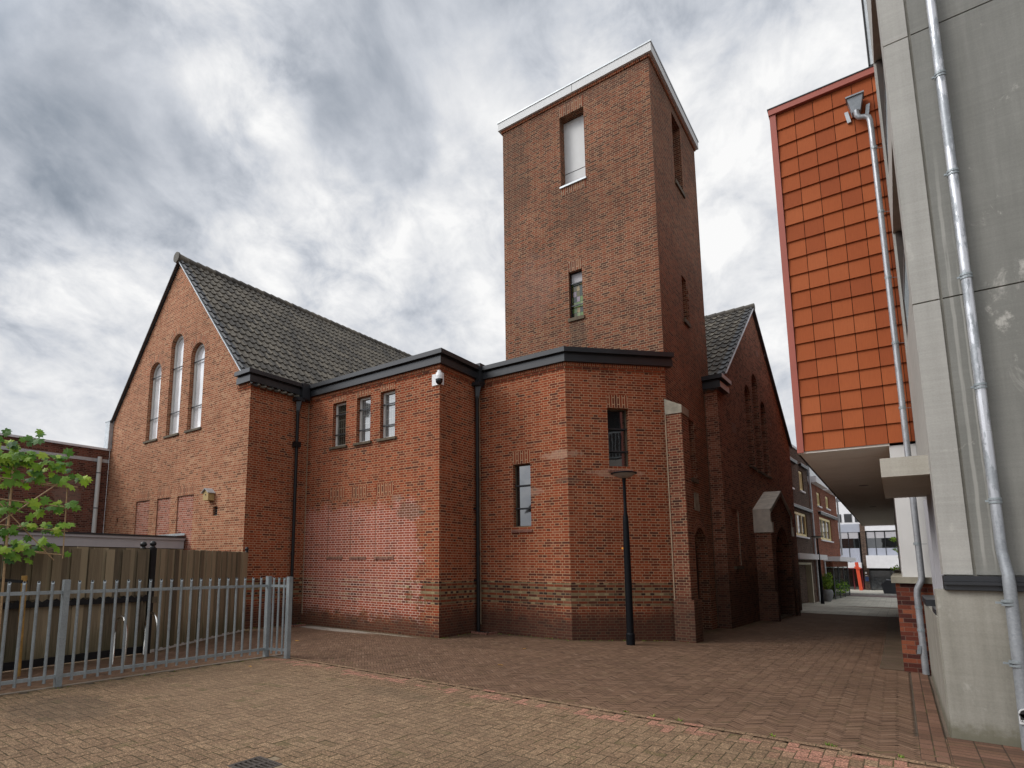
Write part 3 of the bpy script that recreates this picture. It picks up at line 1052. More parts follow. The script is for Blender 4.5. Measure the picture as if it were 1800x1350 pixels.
def tile_roof(parent, eave0, along, up, n_cols, n_rows, tile_w, tile_l, mat, name='roof', verge=None, verge_cols=1, lap=0.04):
    """pantiles as real waves: eave0 corner, unit vectors along the eave and up the slope"""
    mb = MB()
    A, U = Vector(along), Vector(up)
    N = A.cross(U).normalized()
    if N.z < 0: N = -N
    prof = [(0, .016), (.10, .040), (.2, .058), (.30, .042), (.42, .012), (.6, .0), (.8, .003), (1.0, .016)]
    rng = random.Random(5)
    for r in range(n_rows):
        for c in range(n_cols):
            rv = rng.random()
            mi = 0
            if verge is not None and (c in verge or (r < 0)):
                mi = 1
            jit = rng.uniform(-.004, .004)
            for k in range(len(prof) - 1):
                (t0, h0), (t1, h1) = prof[k], prof[k + 1]
                b0 = Vector(eave0) + A * ((c + t0) * tile_w) + U * (r * tile_l + jit)
                b1 = Vector(eave0) + A * ((c + t1) * tile_w) + U * (r * tile_l + jit)
                lo0, lo1 = b0 + N * (h0 + lap), b1 + N * (h1 + lap)
                up0, up1 = b0 + U * tile_l + N * h0, b1 + U * tile_l + N * h1
                q = [lo0, lo1, up1, up0]
                if (q[1] - q[0]).cross(q[2] - q[1]).dot(N) < 0: q = q[::-1]
                mb.face(q, mat=mi, rnd=rv)
                q = [b0 + N * (h0 - .006), b1 + N * (h1 - .006), lo1, lo0]
                if (q[1] - q[0]).cross(q[2] - q[1]).dot(-U) < 0: q = q[::-1]
                mb.face(q, mat=mi, rnd=rv * .5)
    return mb.build(name, [mat, 'roof_tile_verge'], parent)


# ================================================================== GROUND
def gz(y):
    pts = [(-1000, 0), (13, 0), (16, -.06), (24, -.07), (30, -.15), (42, -.45), (5000, -.45)]
    for (y0, z0), (y1, z1) in zip(pts, pts[1:]):
        if y <= y1:
            return z0 + (z1 - z0) * (y - y0) / (y1 - y0)
    return -.45


mb = MB()
ys = [-600, -40, 13, 16, 24, 30, 42, 70, 600]
for a, b_ in zip(ys, ys[1:]):
    mb.face([(-600, a, gz(a) - .02), (600, a, gz(a) - .02), (600, b_, gz(b_) - .02), (-600, b_, gz(b_) - .02)])
simple('ground_soil', (.12, .09, .065), 0.9, 0.0, 0.3, 1.0)
tag(mb.build('ground', 'ground_soil'), kind='structure')


def herring(n, w, ang, ox, oy, x0, x1, y0, y1, inside, put):
    """n:1 herringbone; put(corner, dir_len, dir_wid, centre)"""
    ca, sa = cos(ang), sin(ang)
    cs = [((x - ox) * ca + (y - oy) * sa, -(x - ox) * sa + (y - oy) * ca) for x in (x0, x1) for y in (y0, y1)]
    i0, i1 = int(min(c[0] for c in cs) / w) - 2 * n, int(max(c[0] for c in cs) / w) + 2 * n
    j0, j1 = int(min(c[1] for c in cs) / w) - 2 * n, int(max(c[1] for c in cs) / w) + 2 * n
    Wd = lambda i, j: (ox + (i * ca - j * sa) * w, oy + (i * sa + j * ca) * w)
    for j in range(j0, j1):
        st = j % (2 * n)
        k = (i0 - st) // (2 * n)
        i = st + k * 2 * n
        while i < i1:
            cx, cy = Wd(i + n / 2, j + .5)
            if x0 <= cx <= x1 and y0 <= cy <= y1 and inside(cx, cy):
                put(Wd(i, j), (ca, sa), (-sa, ca), cx, cy)
            i += 2 * n
    for i in range(i0, i1):
        st = (i - n) % (2 * n)
        k = (j0 - st) // (2 * n)
        j = st + k * 2 * n
        while j < j1:
            cx, cy = Wd(i + .5, j + 1 - n / 2)
            if x0 <= cx <= x1 and y0 <= cy <= y1 and inside(cx, cy):
                put(Wd(i + 1, j + 1 - n), (-sa, ca), (-ca, -sa), cx, cy)
            j += 2 * n


rg = random.Random(3)
FOOT = [((-13.91, 9.31), (-13.91, 11.41)), ((-13.91, 11.41), (-8.77, 11.41)), ((-8.77, 11.41), (-8.77, 13.22)), ((-8.77, 13.22), (-6.17, 13.22)),
        ((-6.17, 13.22), (-4.31, 15.17)), ((-4.31, 15.02), (-3.9, 15.02)), ((-3.9, 15.6), (-4.31, 15.6)), ((-4.31, 15.6), (-4.31, 19.2)), ((-3.94, 19.2), (-3.4, 30.6)),
        ((-13.6, 9.25), (-11.75, 5.8)), ((-11.75, 5.8), (-11.3, 0))]


def wall_dist(x, y):
    best = 9
    for (ax, ay), (bx, by) in FOOT:
        dx, dy = bx - ax, by - ay
        t = max(0, min(1, ((x - ax) * dx + (y - ay) * dy) / (dx * dx + dy * dy)))
        best = min(best, hypot(x - ax - t * dx, y - ay - t * dy))
    return best


mb = MB()


def put_clinker(c, dl, dw, cx, cy):
    L, w = .212, .053
    p = [(c[0], c[1]), (c[0] + dl[0] * L, c[1] + dl[1] * L), (c[0] + dl[0] * L + dw[0] * w, c[1] + dl[1] * L + dw[1] * w), (c[0] + dw[0] * w, c[1] + dw[1] * w)]
    dz = rg.uniform(-.0015, .0015)
    tl = rg.uniform(-.0022, .0022)
    d_ = wall_dist(cx, cy) if cy < 32 else 9
    ms = max(0.0, 1 - d_ / .38) * .9 + (.35 if abs(cx + 9.6) < .12 and cy < 7.2 else 0)
    if 7.3 < cy < 7.75 and rg.random() < .09: ms = .7
    rv = rg.random()
    if rg.random() < .006: rv = 1.5
    mb.face([(p[0][0], p[0][1], gz(p[0][1]) + dz), (p[1][0], p[1][1], gz(p[1][1]) + dz + tl), (p[2][0], p[2][1], gz(p[2][1]) + dz + tl), (p[3][0], p[3][1], gz(p[3][1]) + dz)],
            uv=[(0, 0), (L, 0), (L, w), (0, w)], rnd=rv, moss=ms)


def in_clinker(x, y):
    if y < 7.15 and x > -9.62: return False
    if x > .40: return False
    if x > -.06 and y > 13.3: return False
    if y > 28.6: return False
    if y > 8.4 and x > .0: return False
    if x < -13.95 and y > 5: return False
    if x < -8.83 and y > 11.5: return False
    if x < -6.2 and y > 13.3: return False
    if y > 15.3 and x < -4.6: return False
    return True


herring(4, .053, radians(45), 0.013, 0.02, -14.2, .40, -1.5, 28.6, in_clinker, put_clinker)
tag(mb.build('clinker_paving', 'paver_clinker'), kind='structure')

mb = MB()


def put_front(c, dl, dw, cx, cy):
    L, w = .21, .105
    p = [(c[0], c[1]), (c[0] + dl[0] * L, c[1] + dl[1] * L), (c[0] + dl[0] * L + dw[0] * w, c[1] + dl[1] * L + dw[1] * w), (c[0] + dw[0] * w, c[1] + dw[1] * w)]
    dz = rg.uniform(-.0015, .0015)
    pk = 0.0
    if cy > 6.80: pk = .8 if rg.random() < .55 and cy < 7.1 else .1
    if cx > -1.1 and cy > 6.6: pk = rg.choice([0, .3, .9, .9])
    ms = (.8 if rg.random() < .03 else 0) + max(0, 1 - abs(cx + 9.45) / .55) * .55 + max(0, 1 - hypot(cx + 4.4, cy - 3.7) / .55) * .35
    rv = rg.random()
    if cx > -.9 and cy > 6.5 and rg.random() < .25: rv = -.5
    mb.face([(q[0], q[1], dz + .004) for q in p], uv=[(0, 0), (L, 0), (L, w), (0, w)], rnd=rv, pink=pk, moss=ms)


def in_front(x, y):
    if -4.80 < x < -4.45 and 3.15 < y < 3.50: return False
    return y < 7.21


herring(2, .105, 0.0, .03, .02, -9.52, 5.0, -1.5, 7.25, in_front, put_front)
# edge course along the seam, laid as stretchers
x = -9.4
while x < .35:
    mb.face([(x, 7.205, .0075), (x + .21, 7.205, .0075), (x + .21, 7.31, .0075), (x, 7.31, .0075)], uv=[(0, 0), (.21, 0), (.21, .105), (0, .105)], rnd=rg.random(), pink=.9 if rg.random() < .12 else 0.05, moss=.5 if rg.random() < .1 else 0)
    x += .21
tag(mb.build('aggregate_paving', 'paver_front'), kind='structure')

# apron of clinkers in the corner by the concrete wall, and the two border rows along it
mb = MB()
for x0, n_, wd in ((.02, 1, .11), (.13, 1, .11)):
    y = 7.40
    while y < 13.2:
        L = .212
        mb.face([(x0 + wd, y, .002), (x0 + wd, y + L, .002), (x0, y + L, .002), (x0, y, .002)], uv=[(0, 0), (L, 0), (L, wd), (0, wd)], rnd=rg.uniform(.2, 1.0), moss=.2 * rg.random())
        y += L + .002
mat_paver('paver_border', .212, .11, [(0.1, (.085, .05, .036)), (0.5, (.145, .078, .053)), (0.95, (.19, .105, .075))], (.035, .025, .02, 1), 0.008, speck=0.15)
tag(mb.build('border_paving', 'paver_border'), kind='structure')
mb = MB()
yy = 7.40
while yy < 8.5:
    x = .25
    while x < 5:
        mb.face([(x, yy, .003), (x + .212, yy, .003), (x + .212, yy + .11, .003), (x, yy + .11, .003)], uv=[(0, 0), (.212, 0), (.212, .11), (0, .11)], rnd=rg.uniform(.1, .8), moss=.3 * rg.random())
        x += .212
    yy += .11
tag(mb.build('apron_paving', 'paver_border'), kind='structure')
# grey strip beside the brick plinth
mb = MB()
y = 13.3
while y < 28.5:
    mb.face([(-.40, y, gz(y) + .006), (-.05, y, gz(y) + .006), (-.05, y + .3, gz(y + .3) + .006), (-.40, y + .3, gz(y + .3) + .006)], uv=[(0, 0), (.3, 0), (.3, .3), (0, .3)], rnd=rg.random() * .4, moss=.4)
    y += .302
mat_paver('paver_strip', .3, .3, [(0.0, (.10, .068, .05)), (0.9, (.16, .11, .08))], (.06, .05, .04, 1), 0.006, speck=0.2)
tag(mb.build('edge_paving', 'paver_strip'), kind='structure')

# pale square beyond, street and far pavement
mb = MB()
y = 28.6
while y < 53.0:
    x = -8.0
    while x < 9:
        if x < .0 or y > 49.5:
            mb.face([(x, y, gz(y) + .002), (x + .3, y, gz(y) + .002), (x + .3, y + .3, gz(y + .3) + .002), (x, y + .3, gz(y + .3) + .002)],
                    uv=[(0, 0), (.3, 0), (.3, .3), (0, .3)], rnd=rg.random(), moss=0.0)
        x += .3
    y += .3
tag(mb.build('pale_paving', 'paver_pale'), kind='structure')
simple('street_brick', (.12, .085, .075), 0.85, 0.0, 0.2, 3.0)
mb = MB()
mb.box(-40, 40, 53.1, 56.6, -.46, -.444, faces='Zy')
tag(mb.build('road', 'street_brick'), kind='structure')
mb = MB()
mb.box(-40, 40, 56.6, 56.8, -.45, -.33)
tag(mb.build('kerb', 'kerb_stone'), kind='structure')
simple('far_pave', (.46, .44, .37), 0.85, 0.0, 0.15, 2.0)
mb = MB()
mb.box(-40, 40, 56.8, 80, -.45, -.335, faces='Zy')
tag(mb.build('far_pavement', 'far_pave'), kind='structure')

# concrete edging under the bar fence
simple('kerb_dark', (.15, .12, .09), 0.85, 0.0, 0.2, 6.0, 0.2)
mb = MB()
y = -1.5
while y < 7.1:
    mb.box(-9.62, -9.525, y, y + .99, -.2, .012)
    y += 1.0
mb.box(-9.62, -9.05, 7.11, 7.2, -.2, .011)
tag(mb.build('fence_kerb', 'kerb_dark'), kind='structure')

# ================================================================== CHURCH
CH = thing('church', 'red-brown brick church with square tower, tiled gables and low flat-roofed corner block', 'church', (-8.77, 11.41, 0))
GY = 9.31
gd, gn = (1, 0), (0, -1)
o = (0, GY)
# gable of the nave
GX0, GX1, GXM, GZA, GSL = -22.84, -13.91, -18.38, 11.98, 1.17
zl, zr = GZA - (GXM - GX0) * GSL, GZA - (GX1 - GXM) * GSL
arches = [arch(-20.06, -19.24, 5.92, 8.70), arch(-18.65, -17.83, 5.92, 9.38), arch(-17.31, -16.49, 5.92, 8.76)]
niches = [rect(-20.38, -19.42, 2.0, 3.84), rect(-18.90, -18.02, 2.0, 3.84), rect(-17.60, -16.63, 2.0, 3.84)]
vents = [rect(-15.52, -15.28, 3.13, 3.40), rect(-21.83, -21.68, 3.17, 3.34)]
mb = MB()
mb.poly([(GX0, 0), (GX1, 0), (GX1, zr), (GXM, GZA), (GX0, zl)], arches + niches + vents, o, gd, gn)
for l in arches:
    mb.reveal(l, o, gd, gn, .42)
for l in niches:
    mb.reveal(l, o, gd, gn, .035)
for l in vents:
    mb.reveal(l, o, gd, gn, .12)
mb.build('gable_wall', 'brick_tan', CH)
for l in niches:
    mb = MB()
    mb.poly(l, [], (0, GY + .035), gd, gn, uoff=.07)
    nb = mb.build('blind_window', 'brick_infill', CH)
    lintel(nb, o, gd, gn, l[0][0], l[1][0], 3.845, 4.22, 'brick_soldier_tan')
for l in vents:
    mb = MB()
    mb.poly(l, [], (0, GY + .12), gd, gn)
    x0, x1 = l[0][0], l[1][0]
    for k in range(4):
        zz = l[0][1] + .03 + k * (l[2][1] - l[0][1]) / 4
        mb.obox((x0, GY + .04, zz), (x1 - x0, 0, 0), (0, .05, .03), (0, .004, .012))
    mb.build('air_vent', 'black_paint', CH)
for i, l in enumerate(arches):
    s0, s1 = l[0][0], l[1][0]
    zt = max(p[1] for p in l)
    window(CH, o, gd, gn, l, .13, .085, 'white_frame', 'glass_church', bars=(6.72 - .02, 8.25 - (.0 if i == 1 else .05)) if True else (), sill=(.06, .07, .05), sill_mat='stone_sill', bar_w=.03)
    arch_ring(CH, o, gd, gn, s0, s1, zt, .28, 'brick_soldier_tan')
# herring teeth of brick along the rakes
for sgn in (-1, 1):
    mb = MB()
    ln = hypot(1, GSL)
    for k in range(9 if sgn < 0 else 9):
        t0 = .35 + k * .43
        xa = GXM + sgn * t0
        za = GZA - t0 * GSL
        q = [(xa, za - .10), (xa + sgn * .22, za - .22 * GSL - .10), (xa - sgn * .02, za - .22 * GSL - .42)]
        q = [(a, GY - .004, b_) for a, b_ in q]
        if sgn > 0: q = q[::-1]
        ang = math.atan2(-GSL * sgn, 1)
        uv = [((p[0]) * cos(ang) + p[2] * sin(ang), -p[0] * sin(ang) + p[2] * cos(ang)) for p in q]
        nn = (Vector(q[1]) - Vector(q[0])).cross(Vector(q[2]) - Vector(q[1]))
        if nn.y > 0:
            q, uv = q[::-1], uv[::-1]
        mb.face(q, uv=uv)
    mb.build('rake_brickwork', 'brick_tan', CH)

# nave side and hidden walls
mb = MB()
mb.poly([(9.31, 0), (11.41, 0), (11.41, 7.15), (9.31, 7.15)], [], (GX1, 0), (0, 1), (1, 0))
mb.build('side_wall', 'brick_red', CH)
mb = MB()
mb.poly([(9.31, 0), (27, 0), (27, zl), (9.31, zl)], [], (GX0, 0), (0, 1), (-1, 0))
mb.poly([(GX0, 0), (GX1, 0), (GX1, zr), (GXM, GZA), (GX0, zl)], [], (0, 27), gd, (0, 1))
mb.build('side_wall', 'brick_red', CH)

simple('mortar_seam', (.30, .22, .145), 0.9, 0.0, 0.3, 8.0)
# corner block
BY, BX = 11.41, -8.77
ob = (0, BY)
bwin = [rect(-12.78, -12.21, 5.17, 6.50), rect(-11.77, -11.22, 5.17, 6.50), rect(-10.84, -10.29, 5.17, 6.50)]
mb = MB()
mb.poly([(GX1, 0), (BX, 0), (BX, 7.1), (GX1, 7.1)], bwin, ob, gd, gn)
for l in bwin:
    mb.reveal(l, ob, gd, gn, .34)
mb.build('block_wall', 'brick_block', CH)
for i, l in enumerate(bwin):
    window(CH, ob, gd, gn, l, .13, .06, 'white_frame', 'glass_leaded_dark' if i == 0 else 'glass_leaded', bars=(5.55, 6.15), sill=(.07, .07, .06), bar_w=.03,
           label='darker leaded window' if i == 0 else None)
    lintel(CH, ob, gd, gn, l[0][0], l[1][0], 6.503, 6.83, 'brick_soldier')
for (a, b_) in ((-12.84, -12.20), (-11.90, -11.29), (-10.94, -10.29)):
    lt = lintel(CH, ob, gd, gn, a, b_, 3.60, 3.93, 'brick_soldier', name='blind_window')
    mb = MB()      # joint line of the bricked-up opening and its rough header sill
    mb.box(a - .006, a + .006, BY - .003, BY + .01, 1.99, 3.60)
    mb.build('joint', 'stone_sill', lt)
    mb = MB()
    k = a - .03
    while k < b_ - .02:
        w = .055
        mb.obox((k, BY - random.uniform(.012, .032), 1.885 + random.uniform(-.006, .006)), (w - .012, 0, 0), (0, .07, 0), (0, 0, .06))
        k += w
    sl_ = mb.build('sill', 'brick_sill', lt)
    mb = MB()
    mb.box(a - .04, b_, BY - .016, BY + .02, 1.948, 1.966)
    mb.build('sill_mortar', 'mortar_seam', sl_)
mb = MB()
mb.poly([(11.41, 0), (13.22, 0), (13.22, 7.1), (11.41, 7.1)], [], (BX, 0), (0, 1), (1, 0), uoff=.1)
mb.build('block_side_wall', 'brick_red', CH)

# choir / apse faces
AY = 13.22
oa = (0, AY)
aw = rect(-7.72, -7.20, 2.74, 4.38)
mb = MB()
mb.poly([(BX, 0), (-6.17, 0), (-6.17, 7.1), (BX, 7.1)], [aw], oa, gd, gn)
mb.reveal(aw, oa, gd, gn, .34)
A2d, A2n = (.6902, .7236), (.7236, -.6902)
A2o = (-6.17, 13.22)
A2L = 2.695
aw2 = rect(1.09, 1.66, 4.22, 5.72)
mb.poly([(0, -.1), (A2L, -.1), (A2L, 7.1), (0, 7.1)], [aw2], A2o, A2d, A2n, uoff=.05)
mb.reveal(aw2, A2o, A2d, A2n, .34)
mb.build('apse_wall', 'brick_red', CH)
window(CH, oa, gd, gn, aw, .13, .025, 'stone_sill', 'glass_dark', bars=(3.22, 3.82), bar_w=.03)
lintel(CH, oa, gd, gn, aw[0][0], aw[1][0], 4.383, 4.72, 'brick_soldier')
window(CH, A2o, A2d, A2n, aw2, .13, .025, 'stone_sill', 'glass_dark', bars=(4.62, 5.20), bar_w=.03)
lintel(CH, A2o, A2d, A2n, aw2[0][0], aw2[1][0], 5.723, 6.06, 'brick_soldier')
for (oo, dd, nn_, l) in ((oa, gd, gn, aw), (A2o, A2d, A2n, aw2)):
    mb = MB()
    k = l[0][0] - .05
    while k < l[1][0] + .03:
        a = Vector((oo[0] + dd[0] * k + nn_[0] * .05, oo[1] + dd[1] * k + nn_[1] * .05, l[0][1] - .15))
        mb.obox(a, Vector((dd[0], dd[1], 0)) * .045, Vector((-nn_[0] * .25, -nn_[1] * .25, .11)), (0, 0, .055))
        k += .056
    mb.build('sill', 'brick_sill', CH)

# cornice and fascia round the eaves
path = [(-14.45, 9.31), (GX1, 9.31), (GX1, 11.41), (BX, 11.41), (BX, 13.22), (-6.17, 13.22), (-4.20, 15.285)]
pc = [(GX1 - .62, 9.31)] + path[1:6] + [(-4.31, 15.17)]
mb = MB()
path_prism(mb, pc, -.02, .045, 6.765, 6.85)
mb.build('cornice', 'brick_header', CH)
mb = MB()
path_prism(mb, pc, -.02, .022, 6.70, 6.762)
mb.build('cornice', 'brick_red', CH)
mb = MB()
path_prism(mb, path, -.05, .13, 6.853, 7.03)
path_prism(mb, path, -.05, .10, 7.03, 7.08)
path_prism(mb, path, -.12, .21, 7.08, 7.20)
mb.build('fascia', 'anthracite_metal', CH)
mb = MB()
mb.face([(GX1, 11.3, 7.08), (BX, 11.41, 7.08), (BX, 13.22, 7.08), (-6.17, 13.22, 7.08), (-4.31, 15.17, 7.08), (-4.31, 22, 7.08), (GX1, 22, 7.08)])
mb.build('flat_roof', 'roof_felt', CH)

# nave roof, both slopes, ridge tiles and verge trim
RL = hypot(1, GSL)
upR = Vector((-1, 0, GSL)) / RL
TL = .365
nrow = int(((GX1 - GXM) * RL + .12) / TL)
e0 = Vector((GX1 + .10, GY - .10, zr - .10 * GSL + .10))
tw = .236
tl_r = ((GX1 + .10 - GXM) * RL) / 19
tile_roof(CH, e0, (0, 1, 0), upR, 75, 19, tw, tl_r, 'roof_tile', verge=(0,))
upL = Vector((1, 0, GSL)) / RL
e1 = Vector((GX0 - .10, GY - .10, zl - .10 * GSL + .10))
tile_roof(CH, e1, (0, 1, 0), upL, 75, 19, tw, ((GXM - GX0 + .10) * RL) / 19, 'roof_tile', verge=(0,))
mb = MB()
zrd = GZA + .10
y = GY - .14
k = 0
while y < 27:
    r0 = .125 if k else .15
    mb.tube([(GXM, y, zrd + .02), (GXM, y + .05, zrd + .02), (GXM, y + .36, zrd + .008)], [r0 + .012, r0 + .012, r0 - .008], n=12, rnd=random.random())
    y += .345
    k += 1
mb.tube([(GXM, GY - .19, zrd + .03), (GXM, GY - .13, zrd + .03)], .185, n=18, rnd=.3)
mb.build('ridge_tiles', 'roof_tile', CH, smooth=True)
mb = MB()
a = Vector((GXM, GY - .085, GZA + .055))
b_ = Vector((GX1 - .36, GY - .085, GZA + .055 - (GX1 - .36 - GXM) * GSL))
mb.beam(a, b_, .03, .085, up=(0, -1, 0))
mb.build('verge_trim', 'zinc', CH)
mb = MB()
a = Vector((GXM, GY - .085, GZA + .055))
b_ = Vector((GX0 - .05, GY - .085, GZA + .055 - (GXM - GX0 + .05) * GSL))
mb.beam(a, b_, .03, .085, up=(0, -1, 0))
mb.build('verge_trim', 'roof_tile_verge', CH)
mb = MB()
mb.box(GX0 - .22, GX0 + .14, GY - .14, GY + .5, 5.98, 7.02)
mb.box(GX0 - .25, GX0 + .17, GY - .16, GY + .5, 7.02, 7.05)
mb.build('zinc_box', 'zinc', CH)

# tower
TX0, TX1, TY0, TY1, TZ = -9.05, -4.31, 15.17, 19.95, 15.95
bell = rect(-7.03, -6.25, 13.10, 15.42)
stw = rect(-6.88, -6.46, 8.87, 10.31)
ot = (0, TY0)
mb = MB()
mb.poly([(TX0, 0), (TX1, 0), (TX1, TZ), (TX0, TZ)], [bell, stw], ot, gd, gn)
mb.reveal(bell, ot, gd, gn, .34)
mb.reveal(stw, ot, gd, gn, .22)
bellR, slotR, lanR, doorR = rect(17.27, 18.17, 13.32, 15.62), rect(17.36, 17.84, 8.95, 10.33), rect(17.22, 17.74, 4.22, 5.92), arch(17.05, 18.50, -.1, 2.84)
orr = (TX1, 0)
dR, nR = (0, 1), (1, 0)
mb.poly([(TY0, -.1), (TY1, -.1), (TY1, TZ), (TY0, TZ)], [bellR, slotR, lanR, doorR], orr, dR, nR, uoff=.1)
for l, dp in ((bellR, .55), (slotR, .3), (lanR, .3), (doorR, .3)):
    mb.reveal(l, orr, dR, nR, dp)
mb.poly([(TX0, 7), (TX1, 7), (TX1, TZ), (TX0, TZ)], [], (0, TY1), gd, (0, 1))
mb.poly([(TY0, 0), (TY1, 0), (TY1, TZ), (TY0, TZ)], [], (TX0, 0), dR, (-1, 0))
mb.build('tower_wall', 'brick_tower', CH)
lintel(CH, ot, gd, gn, -7.03, -6.25, 15.423, 15.80, 'brick_soldier_tower')
lintel(CH, ot, gd, gn, -7.03, -6.25, 12.80, 13.045, 'brick_soldier_tower')
lintel(CH, ot, gd, gn, -6.88, -6.46, 10.313, 10.62, 'brick_soldier_tower')
mb = MB()
mb.box(-7.028, -6.252, TY0 + .30, TY0 + .33, 13.102, 15.40, faces='yxXZz')
pn = mb.build('white_panel', 'white_panel', CH)
mb = MB()
mb.box(-7.026, -6.256, TY0 + .292, TY0 + .30, 13.665, 13.68)
mb.build('panel_joint', 'black_paint', pn)
mb = MB()
mb.box(-7.06, -6.22, TY0 - .05, TY0 + .40, 13.045, 13.098)
mb.build('sill', 'zinc', CH)
window(CH, ot, gd, gn, stw, .12, .03, 'black_paint', 'glass_stained', bars=(9.28, 9.96), bar_w=.03, sill=(.04, .10, .05), sill_mat='stone_sill', label='small stained glass window')
mb = MB()
mb.box(-6.86, -6.48, TY0 + .155, TY0 + .165, 9.97, 10.28, faces='y')
mb.build('blank_panel', 'grey_board', CH)
# right-hand openings of the tower
for l, dp, mt_, nm in ((bellR, .55, 'brick_tower', 'bricked_opening'), (slotR, .3, 'glass_dark', 'slit_window'), (lanR, .3, 'glass_dark', 'slit_window')):
    mb = MB()
    mb.poly(l, [], (TX1 - dp, 0), dR, nR)
    q = mb.build(nm, mt_, CH)
    mb = MB()
    mb.box(TX1 - .02, TX1 + .05, l[0][0] - .05, l[1][0] + .05, l[0][1] - .12, l[0][1] - .003)
    mb.build('sill', 'stone_sill', q)
    if nm == 'slit_window':      # toothed brick quoins beside the slit
        for k in range(int((l[2][1] - l[0][1]) / .24)):
            zz = l[0][1] + .03 + k * .24
            mb = MB()
            mb.box(TX1 - .02, TX1 + .035, l[1][0] + .004, l[1][0] + .10, zz, zz + .12)
            mb.build('toothed_brick', 'brick_tower', q)
mb = MB()
mb.poly(doorR, [], (TX1 - .3, 0), dR, nR)
for k in range(9):
    yy_ = 17.06 + k * .16
    mb.box(TX1 - .30, TX1 - .285, yy_, yy_ + .145, -.05, 2.05)
dq = mb.build('door', 'dark_wood', CH)
for zz in (.45, 1.55):
    mb = MB()
    mb.box(TX1 - .285, TX1 - .27, 17.08, 17.9, zz, zz + .06)
    mb.build('hinge', 'black_paint', dq)
arch_ring(CH, orr, dR, nR, 17.05, 18.50, 2.84, .26, 'brick_wing')
mb = MB()
mb.box(TX1 - .01, TX1 + .035, 17.34, 17.72, 3.52, 3.80)
mb.box(TX1 - .01, TX1 + .030, 17.32, 17.80, 3.30, 3.52)
mb.build('foundation_stone', 'stone', CH)
# coping of the tower
mb = MB()
cw = [(TX0, TY1), (TX0, TY0), (TX1, TY0), (TX1, TY1), (TX0, TY1)]
E0 = .115
mb.box(TX0 - E0, TX1 + E0, TY0 - E0, TY1 + E0, 15.98, 16.24)
c_ = mb.build('tower_coping', 'white_panel', CH)
mb = MB()
mb.box(TX0 - E0 - .02, TX1 + E0 + .02, TY0 - E0 - .02, TY1 + E0 + .02, 16.243, 16.285)
mb.build('coping_rim', 'zinc', c_)
mb = MB()
mb.box(TX0 - .04, TX1 + .04, TY0 - .04, TY1 + .04, 15.90, 15.978)
mb.build('cornice', 'brick_header', CH)
mb = MB()
mb.box(-6.556, -6.544, TY0 - E0 - .004, TY0 - E0 + .01, 15.99, 16.235)
mb.build('coping_joint', 'shutter_grey', c_)

# buttress with sloping stone cap at the tower corner
mb = MB()
mb.box(TX1 - .02, -3.92, 15.02, 15.62, -.15, 5.56)
mb.box(TX1 - .02, -3.86, 14.99, 15.66, -.15, .95)
bt_ = mb.build('buttress', 'brick_buttress', CH)
mb = MB()
x0, x1 = TX1 + .003, -3.90
for (ya, yb_) in ((14.995, 15.645),):
    P = lambda x, y, z: (x, y, z)
    a = [P(x0, ya, 5.565), P(x1, ya, 5.565), P(x1, ya, 5.76), P(x0, ya, 5.98)]
    b_ = [P(x0, yb_, 5.565), P(x1, yb_, 5.565), P(x1, yb_, 5.76), P(x0, yb_, 5.98)]
    mb.face(a)
    mb.face(b_[::-1])
    for i in range(4):
        j = (i + 1) % 4
        mb.face([a[j], a[i], b_[i], b_[j]])
mb.build('stone_cap', 'stone', bt_)
# pale mortar seams where walls meet
for q in ((-13.90, -13.875, BY - .012, BY + .01, .3, 6.7), (-8.765, -8.742, AY - .012, AY + .01, .2, 6.7), (TX1 - .006, TX1 + .018, 15.00, 15.02, 0.9, 5.56)):
    mb = MB()
    mb.box(*q)
    mb.build('mortar_seam', 'mortar_seam', CH)
mb = MB()
mb.box(TX1 + .002, TX1 + .02, 19.18, 19.2, 0, 7.1)
mb.build('mortar_seam', 'stone_sill', CH)

# wing with its own gable towards the alley (turned a little)
WA = radians(2.6)
wo = (-3.94, 19.2)
wd, wn = (sin(WA), cos(WA)), (cos(WA), -sin(WA))
WL, WM, WZE, WZA = 11.4, 5.68, 7.12, 11.72
wslope = (WZA - WZE) / WM
warch = [arch(3.58, 4.48, 5.28, 8.28), arch(4.80, 5.74, 5.24, 9.0), arch(6.0, 6.9, 5.22, 8.18)]
wniche = rect(.75, 1.55, 1.78, 3.55)
mb = MB()
mb.poly([(0, -.2), (WL, -.2), (WL, WZE), (WM, WZA), (0, WZE)], warch + [wniche], wo, wd, wn)
for l in warch:
    mb.reveal(l, wo, wd, wn, .36)
mb.reveal(wniche, wo, wd, wn, .05)
mb.poly([(TX1 - .1, -.2), (wo[0], -.2), (wo[0], 7.2), (TX1 - .1, 7.2)], [], (0, 19.2), gd, gn)
mb.build('wing_wall', 'brick_wing', CH)
mb = MB()
mb.poly(wniche, [], (wo[0] - wn[0] * .05, wo[1] - wn[1] * .05), wd, wn, uoff=.1)
nb = mb.build('blind_window', 'brick_wing', CH)
mb = MB()
W3 = lambda s, u, z: Vector((wo[0] + wd[0] * s + wn[0] * u, wo[1] + wd[1] * s + wn[1] * u, z))
mb.obox(W3(.70, -.02, 1.66), W3(1.6, 0, 0) - W3(.70, 0, 0), W3(0, .09, 0) - W3(0, 0, 0), (0, 0, .1))
mb.build('sill', 'stone_sill', nb)
mb = MB()
mb.obox(W3(1.535, .002, 1.78), W3(.025, 0, 0) - W3(0, 0, 0), W3(0, .012, 0) - W3(0, 0, 0), (0, 0, 1.7))
mb.build('joint', 'stone', nb)
